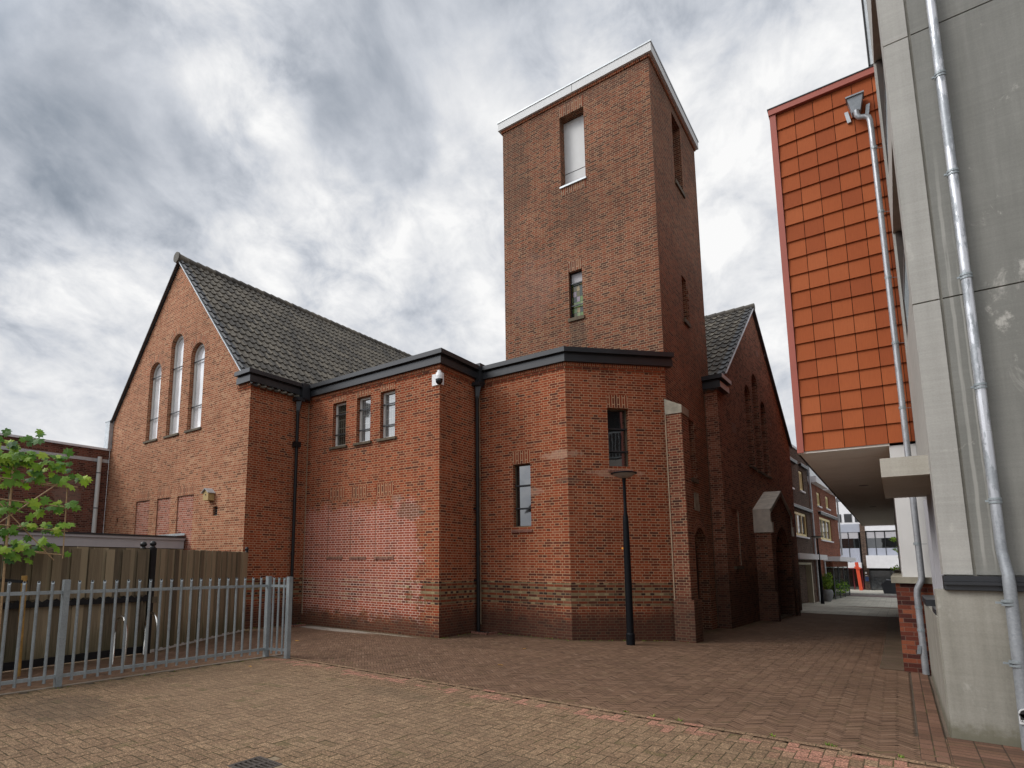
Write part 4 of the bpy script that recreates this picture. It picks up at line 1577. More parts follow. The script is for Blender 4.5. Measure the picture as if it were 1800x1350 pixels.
for l in warch:
    window(CH, wo, wd, wn, l, .22, .05, 'grey_board', 'glass_house', bars=(6.1, 7.3), sill=(.05, .08, .05), bar_w=.03)
    arch_ring(CH, wo, wd, wn, l[0][0], l[1][0], max(p[1] for p in l), .26, 'brick_wing')
# pale repair patches high on the wing gable
mb = MB()
for (s, z, w, h) in ((6.0, 9.95, .28, .22), (1.55, 6.1, .5, .35), (7.55, 7.4, .25, .12), (6.75, 8.9, .06, .06)):
    mb.obox(W3(s, -.01, z), W3(w, 0, 0) - W3(0, 0, 0), W3(0, .013, 0) - W3(0, 0, 0), (0, 0, h))
simple('patched_brick', (.23, .12, .085), 0.9, 0.0, 0.3, 14.0)
mb.build('repair_patch', 'patched_brick', CH)
# wing roof
ui = Vector((-wn[0], -wn[1], 0))
up1 = (Vector((wd[0], wd[1], wslope))).normalized()
wl_ = hypot(1, wslope)
e = W3(-.10, .08, WZE + .10 - .10 * wslope)
tile_roof(CH, e, tuple(ui), tuple(up1), 46, 19, .236, (WM + .10) * wl_ / 19, 'roof_tile', verge=(0,))
up2 = (Vector((-wd[0], -wd[1], wslope))).normalized()
e = W3(WL + .10, .08, WZE + .10 - .10 * wslope)
tile_roof(CH, e, tuple(ui), tuple(up2), 46, 19, .236, (WL - WM + .10) * wl_ / 19, 'roof_tile', verge=(0,))
mb = MB()
for k in range(31):
    a = W3(WM, .12 - k * .345, WZA + .11)
    mb.tube([a, a + ui * .05, a + ui * .36], [.135, .135, .117], n=10, rnd=random.random())
mb.build('ridge_tiles', 'roof_tile', CH, smooth=True)
mb = MB()
mb.beam(W3(WM, .075, WZA + .06), W3(.9, .075, WZA + .06 - (WM - .9) * wslope), .03, .06, up=(wn[0], wn[1], 0))
mb.build('verge_trim', 'white_board', CH)
mb = MB()
mb.beam(W3(WM, .075, WZA + .06), W3(WL + .1, .075, WZA + .06 - (WL + .1 - WM) * wslope), .03, .08, up=(wn[0], wn[1], 0))
mb.build('verge_trim', 'roof_tile_verge', CH)
mb = MB()
pw = [tuple(W3(-.001, -.55, 0).to_2d()), tuple(W3(-.001, 0, 0).to_2d()), tuple(W3(.85, 0, 0).to_2d())]
path_prism(mb, pw, -.03, .15, 7.20, 7.40)
path_prism(mb, pw, -.03, .10, 7.40, 7.47)
path_prism(mb, pw, -.05, .23, 7.47, 7.60)
wf = mb.build('fascia', 'anthracite_metal', CH)
mb = MB()
q0, q1 = offset_path(pw, .155), offset_path(pw, .235)
mb.face([(q0[1].x, q0[1].y, 7.205), (q0[2].x, q0[2].y, 7.205), (q0[2].x, q0[2].y, 7.395), (q0[1].x, q0[1].y, 7.395)])
mb.face([(q1[1].x, q1[1].y, 7.475), (q1[2].x, q1[2].y, 7.475), (q1[2].x, q1[2].y, 7.60), (q1[1].x, q1[1].y, 7.60)])
mb.build('fascia_board', 'white_board', wf)

# porch on the wing
PV0, PV1, PU = 3.6, 7.42, .5
PM = (PV0 + PV1) / 2
pa = arch(4.12, 6.82, -.2, 3.15, rise=1.30)
mb = MB()
po = tuple(W3(0, PU, 0).to_2d())
mb.poly([(PV0, -.2), (PV1, -.2), (PV1, 3.66), (PM, 4.38), (PV0, 3.66)], [pa], po, wd, wn)
mb.reveal(pa, po, wd, wn, 1.4)
mb.obox(W3(PV0, 0, -.2), W3(0, PU, 0) - W3(0, 0, 0), (0, 0, 3.86), W3(.02, 0, 0) - W3(0, 0, 0))
mb.obox(W3(PV1 - .02, 0, -.2), W3(0, PU, 0) - W3(0, 0, 0), (0, 0, 3.86), W3(.02, 0, 0) - W3(0, 0, 0))
# thicker feet
mb.obox(W3(PV0 - .06, 0, -.2), W3(0, PU + .06, 0) - W3(0, 0, 0), (0, 0, 1.1), W3(.30, 0, 0) - W3(0, 0, 0))
mb.obox(W3(PV1 - .24, 0, -.2), W3(0, PU + .06, 0) - W3(0, 0, 0), (0, 0, 1.1), W3(.30, 0, 0) - W3(0, 0, 0))
pr = mb.build('porch', 'brick_wing', CH)
mb = MB()
mb.poly(pa, [], tuple(W3(0, PU - 1.4, 0).to_2d()), wd, wn)
mb.build('door', 'dark_interior', pr)
mb = MB()
T = .13
for (sa, za, sb, zb) in ((PV0 - .04, 3.70, PM, 4.50), (PV1 + .04, 3.70, PM, 4.50)):
    a, b_ = W3(sa, 0, za), W3(sb, 0, zb)
    ou = W3(0, PU + .06, 0) - W3(0, 0, 0)
    q = [a, b_, b_ + ou, a + ou]
    dn = Vector((0, 0, -T))
    nn = (q[1] - q[0]).cross(q[2] - q[1])
    if nn.z < 0: q = q[::-1]
    mb.face(q)
    mb.face([q[3] + dn, q[2] + dn, q[1] + dn, q[0] + dn])
    mb.face([a + ou, b_ + ou, b_ + ou + dn, a + ou + dn])
    mb.face([b_ + ou, a + ou, a + ou + dn, b_ + ou + dn])
for s0_ in (PV0 - .04, PV1 - .14):
    mb.obox(W3(s0_, 0, 3.25), W3(0, PU + .02, 0) - W3(0, 0, 0), (0, 0, .45), W3(.18, 0, 0) - W3(0, 0, 0))
    mb.obox(W3(s0_ - .02, 0, 2.90), W3(0, PU + .07, 0) - W3(0, 0, 0), (0, 0, .35), W3(.22, 0, 0) - W3(0, 0, 0))
simple('porch_stone', (.58, .53, .45), 0.85, 0.0, 0.2, 4.0, 0.2)
mb.build('stone_coping', 'porch_stone', pr)
mb = MB()
mb.obox(W3(4.0, -.9, -.1), W3(3.0, 0, 0) - W3(0, 0, 0), W3(0, 1.3, 0) - W3(0, 0, 0), (0, 0, .06))
mb.build('step', 'stone_sill', pr)

# rainwater pipes of the church
for (px_, py_, zt, hx, hy) in ((-13.78, 10.90, 7.02, -13.80, 11.12), (-8.67, 12.97, 7.08, -8.68, 13.08)):
    mb = MB()
    mb.tube([(px_, py_, 6.35), (px_, py_, 6.05)], [.055, .05], 12)
    mb.tube([(px_, py_, 6.15), (px_, py_, .02)], .048, 12)
    for zz in (4.0, 2.0):
        mb.tube([(px_, py_, zz), (px_, py_, zz + .10)], .058, 12)
    dp = mb.build('drainpipe', 'black_paint', CH, smooth=False)
    mb = MB()
    mb.box(hx - .09, hx + .14, hy - .14, hy + .13, 6.72, zt + .20)
    mb.box(px_ - .12, px_ + .12, py_ - .13, py_ + .16, 6.64, 6.74)
    mb.tube([(px_, py_ + .04, 6.66), (px_, py_, 6.30)], [.115, .062], 4)
    mb.build('hopper', 'anthracite_metal', dp)
    for zz in ((5.22, 1.0) if px_ < -10 else (3.2, 1.3)):
        mb = MB()
        if zz > 5:
            mb.box(px_ - .075, px_ + .075, py_ - .10, py_ + .10, zz, zz + .16)
        mb.box(px_ - .09, px_ - .0, py_ - .07, py_ + .07, zz + .03, zz + .08)
        mb.build('bracket', 'black_paint', dp)
    mb = MB()
    bx, by = px_ - .08, py_ - .22
    for k in range(9):
        mb.box(bx + k * .06, bx + k * .06 + .05, by, by + .05, -.02, .05)
    for k in range(7):
        mb.box(bx + .5, bx + .55, by + k * .06, by + k * .06 + .05, -.02, .052)
    mb.build('gully_edging', 'brick_sill', dp)
    mb = MB()
    mb.box(bx + .02, bx + .49, by + .05, by + .45, -.05, .02)
    mb.build('gully', 'rubber', dp)

# things hung on the church
c = thing('security_camera', 'white dome security camera on the outer corner of the brick block', 'camera', (-8.77, 11.41, 6.45))
mb = MB()
cx, cy = -8.70, 11.30
mb.box(-9.0, -8.755, 11.385, 11.408, 6.32, 6.62)
mb.box(-8.768, -8.745, 11.395, 11.56, 6.34, 6.66)
mb.beam((-8.79, 11.40, 6.60), (cx, cy, 6.62), .10, .08)
mb.build('mount', 'camera_white', c)
mb = MB()
mb.lathe((cx, cy, 6.42), [(.0, .24), (.04, .24), (.045, .20), (.075, .17), (.098, .09), (.10, .0), (.0, .0)], 20)
mb.build('housing', 'camera_white', c, smooth=False)
mb = MB()
mb.lathe((cx, cy, 6.42), [(.09, .0), (.09, -.04), (.078, -.09), (.045, -.125), (.0, -.135)], 20)
mb.build('dome', 'smoke_glass', c, smooth=True)

c = thing('nest_box', 'small wooden nest box with pitched roof on the gable wall above a black vent', 'nest box', (-15.62, GY, 3.58))
mb = MB()
mb.box(-15.76, -15.48, GY - .20, GY - .002, 3.58, 3.80)
mb.face([(-15.76, GY - .20, 3.80), (-15.48, GY - .20, 3.80), (-15.62, GY - .20, 3.90)])
mb.build('box', 'nest_wood', c)
mb = MB()
for sg in (-1, 1):
    mb.obox((-15.62, GY - .25, 3.92), (sg * .19, 0, -.135), (0, .25, 0), (0, 0, .018))
mb.build('roof', 'zinc', c)
mb = MB()
mb.tube([(-15.62, GY - .199, 3.74), (-15.62, GY - .206, 3.74)], .022, 12)
mb.build('entrance_hole', 'dark_interior', c)

# ================================================================== CONCRETE BUILDING ON THE RIGHT
RB = thing('concrete_building', 'grey concrete building with an orange tiled upper storey overhanging the alley', 'building', (.38, 8.55, 0))
FY = 8.55
zs = [1.70, 4.815, 8.20, 11.6, 14.0]
mb = MB()
for z0, z1 in zip(zs, zs[1:]):
    mb.box(.645, 4.2, FY, FY + .3, z0 + .008, z1 - .008)
mb.build('wall_panels', 'concrete_grey', RB)
mb = MB()
for z0, z1 in zip(zs, zs[1:]):
    mb.box(.38, .618, FY, FY + .42, z0 + .008, z1 - .008)
mb.build('corner_column', 'concrete_column', RB)
mb = MB()
mb.box(.40, 4.19, FY + .028, FY + .4, 1.6, 14.0)
mb.build('joint_backing', 'concrete_base', RB)
mb = MB()
mb.box(.30, 4.2, FY - .005, FY + .4, -.3, 1.54)
mb.box(.285, .34, FY + .08, 12.9, -.3, 1.24)
mb.build('base_wall', 'concrete_base', RB)
mb = MB()
mb.box(.375, 4.2, FY - .055, FY + .2, 1.545, 1.60)
mb.box(.375, 4.2, FY - .085, FY + .2, 1.60, 1.635)
mb.box(.375, 4.2, FY - .065, FY + .2, 1.638, 1.695)
mb.build('ledge', 'anthracite_metal', RB)
# alley side with deep window reveals
op = [rect(9.05, 12.9, 5.46, 7.75), rect(9.05, 12.9, 8.42, 11.2)]
mb = MB()
so = (.42, 0)
mb.poly([(8.97, 3.10), (13.3, 3.10), (13.3, 14.0), (8.97, 14.0)], op, so, (0, 1), (-1, 0))
for l in op:
    mb.reveal(l, so, (0, 1), (-1, 0), .8)
mb.box(.43, 4.2, 8.97, 13.29, 13.7, 13.99)
mb.build('side_wall', 'concrete_column', RB)
for l in op:
    mb = MB()
    mb.poly(l, [], (1.22, 0), (0, 1), (-1, 0))
    w_ = mb.build('window', 'dark_interior', RB)
    mb = MB()
    mb.box(.45, 1.2, 12.83, 12.897, l[0][1] + .02, l[2][1] - .02)
    mb.build('frame', 'dark_wood', w_)
    # balcony railing in the opening
    mb = MB()
    mb.box(.455, .495, 9.07, 12.82, l[0][1] + .98, l[0][1] + 1.02)
    mb.box(.46, .49, 9.07, 12.82, l[0][1] + .08, l[0][1] + .11)
    k = 9.12
    while k < 12.8:
        mb.box(.466, .484, k, k + .018, l[0][1] + .11, l[0][1] + .98)
        k += .115
    mb.build('railing', 'galvanised', RB)
# ground-floor windows under the canopy slab
mb = MB()
mb.box(.52, .60, 8.97, 13.1, 1.30, 2.9)
mb.build('window', 'glass_house', RB)
for yy in (9.0, 10.3, 11.6, 12.85):
    mb = MB()
    mb.box(.425, .53, yy, yy + .08, 1.30, 2.9)
    mb.build('window_frame', 'grey_board', RB)
for yy in (9.12, 10.42):
    mb = MB()
    mb.box(.455, .52, yy, yy + .05, 1.42, 1.62)
    mb.build('red_bracket', 'dark_red_paint', RB)
for q in ((.29, .60, 8.98, 9.75, 1.235, 1.30), (.26, .56, 10.9, 12.6, 1.24, 1.33)):
    mb = MB()
    mb.box(*q)
    mb.build('window_sill', 'anthracite_metal', RB)
mb = MB()
mb.box(-.07, 1.6, 8.97, 11.9, 2.87, 3.10)
mb.build('canopy_slab', 'concrete_slab', RB)
# dark edge trim of the taller part rising behind the orange roof
mb = MB()
mb.box(.345, .372, 13.18, 13.30, 11.42, 14.0)
mb.build('edge_trim', 'black_paint', RB)
mb = MB()
mb.box(.375, .42, 13.19, 13.30, 11.42, 14.0)
mb.build('edge_trim', 'zinc', RB)

# overhanging orange volume
OX0, OX1, OY, OZ0, OZ1 = -1.34, .44, 13.28, 3.98, 11.22
mb = MB()
mb.box(OX0 + .03, 4.2, OY + .03, 40.0, OZ0 + .02, OZ1)
ov = mb.build('overhang', 'dark_gap', RB)
mb = MB()
rg2 = random.Random(11)
nr, rh = 20, (OZ1 - OZ0) / 20
tw_ = .322
for r in range(nr):
    z0 = OZ0 + r * rh
    x = OX0 + .10
    while x < OX1 - .01:
        x1 = min(x + tw_, OX1)
        rv = rg2.random()
        zj = rg2.uniform(-.002, .002)
        yo = OY - .026
        mb.face([(x + .005, yo, z0 + .010 + zj), (x1 - .005, yo, z0 + .010 + zj), (x1 - .005, OY + .008, z0 + rh + .015), (x + .005, OY + .008, z0 + rh + .015)], rnd=rv)
        mb.face([(x + .003, OY + .02, z0 + .010 + zj), (x1 - .003, OY + .02, z0 + .010 + zj), (x1 - .003, yo, z0 + .010 + zj), (x + .003, yo, z0 + .010 + zj)], rnd=rv)
        x += tw_
    y = OY + .1
    while y < 39.9:
        y1 = min(y + tw_ * 2, 40)
        rv = rg2.random()
        xo = OX0 - .0
        mb.face([(xo, y1 - .003, z0 + .01), (xo, y + .003, z0 + .01), (xo + .03, y + .003, z0 + rh + .015), (xo + .03, y1 - .003, z0 + rh + .015)], rnd=rv)
        y += tw_ * 2
mb.build('shingle_cladding', 'terracotta_shingle', RB)
mb = MB()
mb.box(OX0 - .015, OX0 + .095, OY - .045, OY + .1, OZ0 - .015, OZ1 + .02)
mb.build('corner_trim', 'orange_trim', RB)
mb = MB()
mb.box(OX0 - .03, OX1 + .02, OY - .075, 40.05, OZ1 + .024, OZ1 + .15)
mb.build('roof_edge', 'orange_trim', RB)
mb = MB()
mb.box(OX0 - .045, OX1 + .02, OY - .09, 40.07, OZ1 + .152, OZ1 + .17)
mb.build('roof_edge', 'anthracite_metal', RB)
mb = MB()
y = OY - .01
while y < 39.9:
    mb.box(OX0 + .0, .06, y + .012, min(y + 1.2, 40.0) - .012, OZ0 - .03, OZ0 + .01)
    y += 1.2
sf = mb.build('soffit', 'soffit_board', RB)
for yy in (19.6, 27.0):
    mb = MB()
    mb.tube([(-.55, yy, OZ0 - .034), (-.55, yy, OZ0 - .02)], .11, 18)
    mb.build('downlight', 'shutter_grey', sf)
mb = MB()
mb.box(OX0 - .012, OX0 + .02, OY + .1, 40.0, OZ0 - .035, OZ0 + .05)
mb.build('edge_strip', 'dark_gap', RB)
mb = MB()
mb.box(.05, 4.2, OY + .03, 40.0, 1.60, OZ0 - .032)
mb.build('rendered_wall', 'white_render', RB)
mb = MB()
mb.box(-.06, .46, 13.21, 40.0, -.7, 1.495)
pl = mb.build('plinth', 'brick_plinth', RB)
mb = MB()
y = 13.15
while y < 39.5:
    mb.box(-.115, .48, y + .003, y + .997, 1.498, 1.605)
    y += 1.0
mb.build('plinth_coping', 'stone', pl)

# rainwater pipes
mb = MB()
PX, PY, pr_ = .30, 13.09, .047
mb.tube([(.085, PY, 10.52), (.09, PY, 10.42), (.12, PY, 10.36), (.20, PY, 10.33), (.26, PY, 10.29), (.275, PY, 10.2), (.28, PY, 10.0), (.29, PY, 6.0), (.30, PY, 1.62), (.29, PY, 1.55), (.225, PY, 1.40), (.215, PY, 1.30), (.22, PY, 0)], pr_, 14)
p1 = mb.build('drainpipe', 'pipe_zinc_light', RB, smooth=True)
mb = MB()
hx0, hx1, hz0, hz1 = -.04, .21, 10.50, 10.80
a = [(.02, OY - .20, hz0), (.15, OY - .20, hz0), (hx1, OY - .24, hz1), (hx0, OY - .24, hz1)]
b_ = [(.02, OY - .03, hz0), (.15, OY - .03, hz0), (hx1, OY - .03, hz1), (hx0, OY - .03, hz1)]
mb.face(a); mb.face(b_[::-1])
for i in range(4):
    j = (i + 1) % 4
    mb.face([a[j], a[i], b_[i], b_[j]])
mb.box(hx0 - .02, hx1 + .02, OY - .265, OY - .03, hz1 + .002, hz1 + .03)
hp = mb.build('hopper', 'pipe_zinc_dull', p1)
mb = MB()
for sg, xx in ((-1, -.03), (1, .175)):
    mb.obox((xx + sg * .035, OY - .05, 10.42), (.06, 0, 0), (0, .04, 0), (sg * .035, 0, .24))
mb.build('hopper_bracket', 'zinc', hp)
for zz in (9.6, 8.3, 7.0, 5.75, 4.55, 2.15, 1.08, .70):
    mb = MB()
    mb.tube([(.29 if zz > 1.5 else .217, PY, zz), (.29 if zz > 1.5 else .217, PY, zz + .045)], .054, 14)
    mb.beam((.3, PY + .02, zz + .02), (.42 if zz > 1.5 else .3, PY + .06, zz + .02), .008, .008)
    mb.build('clamp', 'galvanised', p1)
mb = MB()
mb.obox((.13, PY - .05, .33), (.05, 0, 0), (0, .06, 0), (.02, 0, .14))
mb.build('leaf_catcher', 'pipe_zinc_dull', p1)
mb = MB()
QX, QY = .85, 8.46
mb.tube([(QX, QY, 13.9), (QX, QY, 1.98), (QX + .005, QY - .01, 1.9), (QX + .02, QY - .05, 1.72), (QX + .02, QY - .055, 1.62), (QX + .01, QY - .055, -.02)], [.045, .045, .046, .048, .051, .053], 20)
p2 = mb.build('drainpipe', 'pipe_zinc', RB, smooth=True)
for zz in (7.44, 6.2, 4.95, 3.69, 2.45):
    mb = MB()
    mb.tube([(QX, QY, zz), (QX, QY, zz + .02)], .053, 18)
    mb.tube([(QX, QY, zz + .035), (QX, QY, zz + .06)], .053, 18)
    mb.beam((QX - .075, QY, zz + .03), (QX + .05, QY, zz + .03), .02, .02)
    mb.build('clamp', 'galvanised', p2)
for zz in (1.40, .80):
    mb = MB()
    mb.tube([(QX, QY - .055, zz), (QX, QY - .055, zz + .02)], .059, 18)
    mb.tube([(QX, QY - .055, zz + .035), (QX, QY - .055, zz + .06)], .059, 18)
    mb.beam((QX - .10, QY - .05, zz + .03), (QX + .07, QY - .05, zz + .03), .02, .02)
    mb.build('clamp', 'galvanised', p2)
mb = MB()
# brush-lined leaf filter let into the pipe
lx, ly = QX + .01, QY - .111
mb.tube([(lx, ly - .006, .36), (lx, ly + .01, .36)], .05, 16)
mb.box(lx - .05, lx + .05, ly - .006, ly + .01, .26, .36)
lf = mb.build('leaf_filter', 'white_panel', p2)
mb = MB()
mb.tube([(lx, ly - .010, .358), (lx, ly, .358)], .041, 16)
mb.box(lx - .041, lx + .041, ly - .010, ly, .285, .358)
mb.build('filter_slot', 'dark_interior', lf)
mb = MB()
for k in range(6):
    mb.box(lx - .038 + k * .014, lx - .030 + k * .014, ly - .013, ly - .008, .288, .302)
mb.build('filter_comb', 'white_panel', lf)

# ================================================================== LEFT: HALL, SHED, FENCES
LH = thing('brick_hall', 'long flat-roofed brick hall adjoining the church gable on the far left', 'building', (-22.8, 2, 0))
mb = MB()
hx = -22.8
mb.poly([(-12, 0), (9.29, 0), (9.29, 5.90), (-12, 5.90)], [], (hx, 0), (0, 1), (1, 0))
mb.box(-36, hx - .01, -12, 9.29, 0, 5.88, faces='yYxZ')
mb.build('wall', 'brick_left_hall', LH)
mb = MB()
mb.box(-36.1, hx + .06, -12.1, 9.30, 5.903, 5.98)
mb.build('coping', 'white_board', LH)
mb = MB()
mb.box(hx - .01, hx + .015, -12, 9.28, 5.44, 5.56)
mb.build('lead_flashing', 'zinc', LH)
mb = MB()
mb.tube([(hx + .09, 8.93, 5.62), (hx + .09, 8.93, 2.5)], .075, 14)
lp_ = mb.build('drainpipe', 'white_frame', LH)
for zz in (5.0, 3.7):
    mb = MB()
    mb.tube([(hx + .09, 8.93, zz), (hx + .09, 8.93, zz + .04)], .084, 14)
    mb.build('clamp', 'shutter_grey', lp_)

SH = thing('shed', 'low flat-roofed shed with pale grey fascia behind the wooden fence', 'shed', (-17.0, 9.2, 0))
mb = MB()
mb.box(-22.7, -17.05, -2, 9.28, 0, 2.3)
mb.build('wall', 'weathered_board', SH)
mb = MB()
mb.box(-22.72, -17.0, -2.1, 9.29, 2.19, 2.44)
mb.build('fascia', 'grey_board', SH)
mb = MB()
mb.box(-22.74, -16.95, -2.15, 9.295, 2.443, 2.51)
mb.build('roof_edge', 'grey_board', SH)
mb = MB()
mb.box(-22.76, -16.92, -2.2, 9.30, 2.513, 2.56)
mb.build('roof', 'anthracite_metal', SH)
mb = MB()
mb.obox((-19.6, 9.285, 2.56), (2.6, 0, .04), (0, .02, 0), (0, -.0, .07))
mb.build('flashing', 'zinc', SH)


def board_run(mb, a, b_, z0, z1, w, rng_, dep=.022, lapping=True, tops=0.0):
    a, b_ = Vector((a[0], a[1], 0)), Vector((b_[0], b_[1], 0))
    d_ = (b_ - a)
    L = d_.length
    d_.normalize()
    n_ = Vector((d_.y, -d_.x, 0))
    k, s = 0, 0.0
    while s < L - .03:
        ww = w * rng_.uniform(.82, 1.15)
        e_ = min(s + ww, L)
        off = .022 if (k % 2 and lapping) else 0
        o_ = a + d_ * (s - (.012 if lapping else -.003)) + n_ * off
        mb.obox(o_ + Vector((0, 0, z0)), d_ * (e_ - s + (.024 if lapping else -.006)), n_ * dep, (0, 0, z1 - z0 + rng_.uniform(-tops, tops)), rnd=rng_.random())
        s = e_
        k += 1


rf = random.Random(21)
WF = thing('wooden_fence', 'weathered board fence running from the church corner to the black gate post', 'fence', (-12.7, 7.5, 0))
mb = MB()
fa, fb = (-13.63, 9.27), (-11.80, 5.87)
board_run(mb, fb, fa, .04, 2.06, .125, rf, tops=.008)
mb.build('board_panel', 'weathered_board', WF)
mb = MB()
for zz in (.45, 1.6):
    mb.beam((fa[0] - .06, fa[1] - .03, zz), (fb[0] - .06, fb[1] - .03, zz), .05, .09, rnd=.4)
mb.build('rail', 'weathered_board', WF)
mb = MB()
mb.lathe((-13.60, 9.22, 2.05), [(.0, .15), (.035, .135), (.05, .10), (.05, .07), (.03, .035), (.05, .02), (.05, 0)], 14)
mb.build('post_cap', 'black_paint', WF, smooth=True)
mb = MB()
mb.beam(Vector((fa[0] + .02, fa[1] - .02, .02)), Vector((fb[0] + .02, fb[1] - .02, .02)), .06, .07, rnd=.3)
mb.build('kick_board', 'kerb_stone', WF)

WG = thing('wooden_gate', 'weathered double-leaf board gate with black steel rails and post', 'gate', (-11.5, 3.5, 0))
ga, gb = (-11.74, 5.70), (-11.40, 2.4)
gdir = (Vector(gb) - Vector(ga)).normalized()
gn_ = Vector((-gdir.y, gdir.x))
if gn_.x < 0: gn_ = -gn_
gc = (ga[0] + gdir.x * 9, ga[1] + gdir.y * 9)
mb = MB()
board_run(mb, gc, ga, .14, 2.05, .155, rf, tops=.006)
mb.build('board_panel', 'weathered_board', WG)
G3 = lambda s, u, z: Vector((ga[0] + gdir.x * s + gn_.x * u, ga[1] + gdir.y * s + gn_.y * u, z))
mb = MB()
for s in [k * .31 + .12 for k in range(28)]:
    mb.obox(G3(s, .05, 1.14), G3(.155, 0, 0) - G3(0, 0, 0), G3(0, .022, 0) - G3(0, 0, 0), (0, 0, .88), rnd=rf.random())
mb.build('overlay_boards', 'weathered_board', WG)
mb = MB()
mb.beam(G3(-.03, .085, 1.06), G3(9, .085, 1.06), .045, .085)
mb.beam(G3(-.03, .05, .09), G3(9, .05, .09), .05, .13)
mb.build('rail', 'black_paint', WG)
mb = MB()
for k in range(60):
    s = k * .15
    a = [G3(s, .085, 1.103), G3(s + .13, .085, 1.103), G3(s + .065, .085, 1.15)]
    mb.face([p + Vector((.004, 0, 0)) for p in a])
    mb.face([p - Vector((.004, 0, 0)) for p in a][::-1])
mb.build('toothed_strip', 'black_paint', WG)
mb = MB()
mb.obox(G3(-.10, -.03, 0), G3(.11, 0, 0) - G3(0, 0, 0), G3(0, .12, 0) - G3(0, 0, 0), (0, 0, 2.07))
ps = mb.build('post', 'black_paint', WG)
for (s, u, zz) in ((-.045, .03, 2.07), (.14, .0, 2.05)):
    mb = MB()
    q = G3(s, u, zz)
    mb.lathe(tuple(q), [(.0, .145), (.045, .13), (.065, .09), (.06, .055), (.03, .035), (.055, .025), (.055, 0)], 14)
    mb.build('post_cap', 'black_paint', ps, smooth=True)
mb = MB()
mb.obox(G3(-.16, .07, .98), G3(.1, 0, 0) - G3(0, 0, 0), G3(0, .04, 0) - G3(0, 0, 0), (0, 0, .12))
mb.obox(G3(.14, .09, .45), G3(.03, 0, 0) - G3(0, 0, 0), G3(0, .03, 0) - G3(0, 0, 0), (0, 0, .58))
mb.build('latch', 'stone_sill', WG)

BF = thing('bar_fence', 'galvanised grey bar fence with angled bar tops enclosing the yard', 'fence', (-9.57, 7.02, 0))
FX = -9.57


def post(x, y):
    mb = MB()
    mb.box(x - .043, x + .043, y - .043, y + .043, -.02, 1.525)
    return mb.build('post', 'galvanised', BF)


def bar_top(mb, x, y, z0=.075, z1=1.49, r=.021):
    n_ = 10
    ring0 = [Vector((x + r * cos(2 * pi * k / n_), y + r * sin(2 * pi * k / n_), z0)) for k in range(n_)]
    ring1 = [Vector((p.x, p.y, z1 - (p.x - x) * 1.1 + (p.y - y) * .35)) for p in ring0]
    for k in range(n_):
        k2 = (k + 1) % n_
        mb.face([ring0[k], ring0[k2], ring1[k2], ring1[k]])
    mb.face([p + (Vector((x, y, p.z)) - p) * .0 for p in ring1])
    inner = [Vector((x + (p.x - x) * .72, y + (p.y - y) * .72, p.z + .0015)) for p in ring1]
    return inner


posts_y = [7.02, 3.45, -.12]
for y in posts_y:
    post(FX, y)
post(-9.11, 7.16)
for y0, y1 in zip(posts_y[1:], posts_y):
    for k in range(1, 20):
        yy = y0 + (y1 - y0) * k / 20
        mb = MB()
        inn = bar_top(mb, FX, yy)
        mb.face(inn, mat=1)
        mb.build('bar', ['galvanised', 'rubber'], BF)
for k in range(1, 4):
    t = k / 4
    mb = MB()
    inn = bar_top(mb, FX + .46 * t, 7.02 + .14 * t)
    mb.face(inn, mat=1)
    mb.build('bar', ['galvanised', 'rubber'], BF)
for zz in (.155, 1.345):
    for y0, y1 in zip(posts_y[1:], posts_y):
        mb = MB()
        mb.box(FX - .014, FX + .014, y0 + .044, y1 - .044, zz - .024, zz + .024)
        mb.build('rail', 'galvanised', BF)
    mb = MB()
    mb.beam((FX + .044, 7.035, zz), (-9.155, 7.146, zz), .028, .048)
    mb.build('rail', 'galvanised', BF)

# bicycle hoops
for (x0, y0, x1, y1, h, lab) in ((-10.92, 4.78, -10.12, 4.62, .86, 'stainless steel cycle hoop behind the bar fence, the nearer of the pair'),
                                 (-11.62, 5.66, -10.86, 5.52, .82, 'stainless steel cycle hoop standing close to the black gate post')):
    pts = [(x0, y0, -.05), (x0, y0, h - .3)]
    R = hypot(x1 - x0, y1 - y0) / 2
    for k in range(0, 13):
        a_ = pi - pi * k / 12
        t = .5 + .5 * cos(a_)
        pts.append((x0 + (x1 - x0) * t, y0 + (y1 - y0) * t, h - .3 + .3 * sin(a_)))
    pts += [(x1, y1, -.05)]
    mb = MB()
    mb.tube(pts, .024, 14)
    hb = mb.build('cycle_hoop', 'steel', smooth=True, loc=(x0, y0, 0))
    tag(hb, lab, 'bike rack', 'cycle hoops behind the bar fence')

# ================================================================== ESPALIER TREE
TXp, TYp = -10.90, 3.02
TR = thing('espalier_tree', 'young broad-leaved tree trained flat on a bamboo frame behind the fence', 'tree', (TXp - .06, TYp, 0))
rt = random.Random(5)
mb = MB()
mb.tube([(TXp - .07, TYp + .02, 0), (TXp - .07, TYp + .02, 1.6), (TXp - .06, TYp, 2.6), (TXp - .05, TYp - .02, 3.5)], [.035, .03, .024, .012], 10)
mb.build('trunk', 'bark', TR, smooth=True)
anchors = []
for (z0, ln, zend) in ((3.05, 1.05, 3.22), (2.60, .85, 2.72), (2.22, .82, 2.36), (1.92, .72, 1.98), (3.35, .5, 3.45)):
    for sg in (1, -1):
        mb = MB()
        pts = []
        for k in range(6):
            t = k / 5
            pts.append((TXp - .05 + .04 * sin(t * 5), TYp + sg * ln * t, z0 + (zend - z0) * t + .03 * sin(t * 7)))
        mb.tube(pts, [.013, .011, .01, .008, .006, .004], 7)
        mb.build('branch', 'bark', TR, smooth=True)
        for k in range(7):
            t = k / 6
            anchors.append((TYp + sg * ln * t, z0 + (zend - z0) * t, .5 + .5 * t))
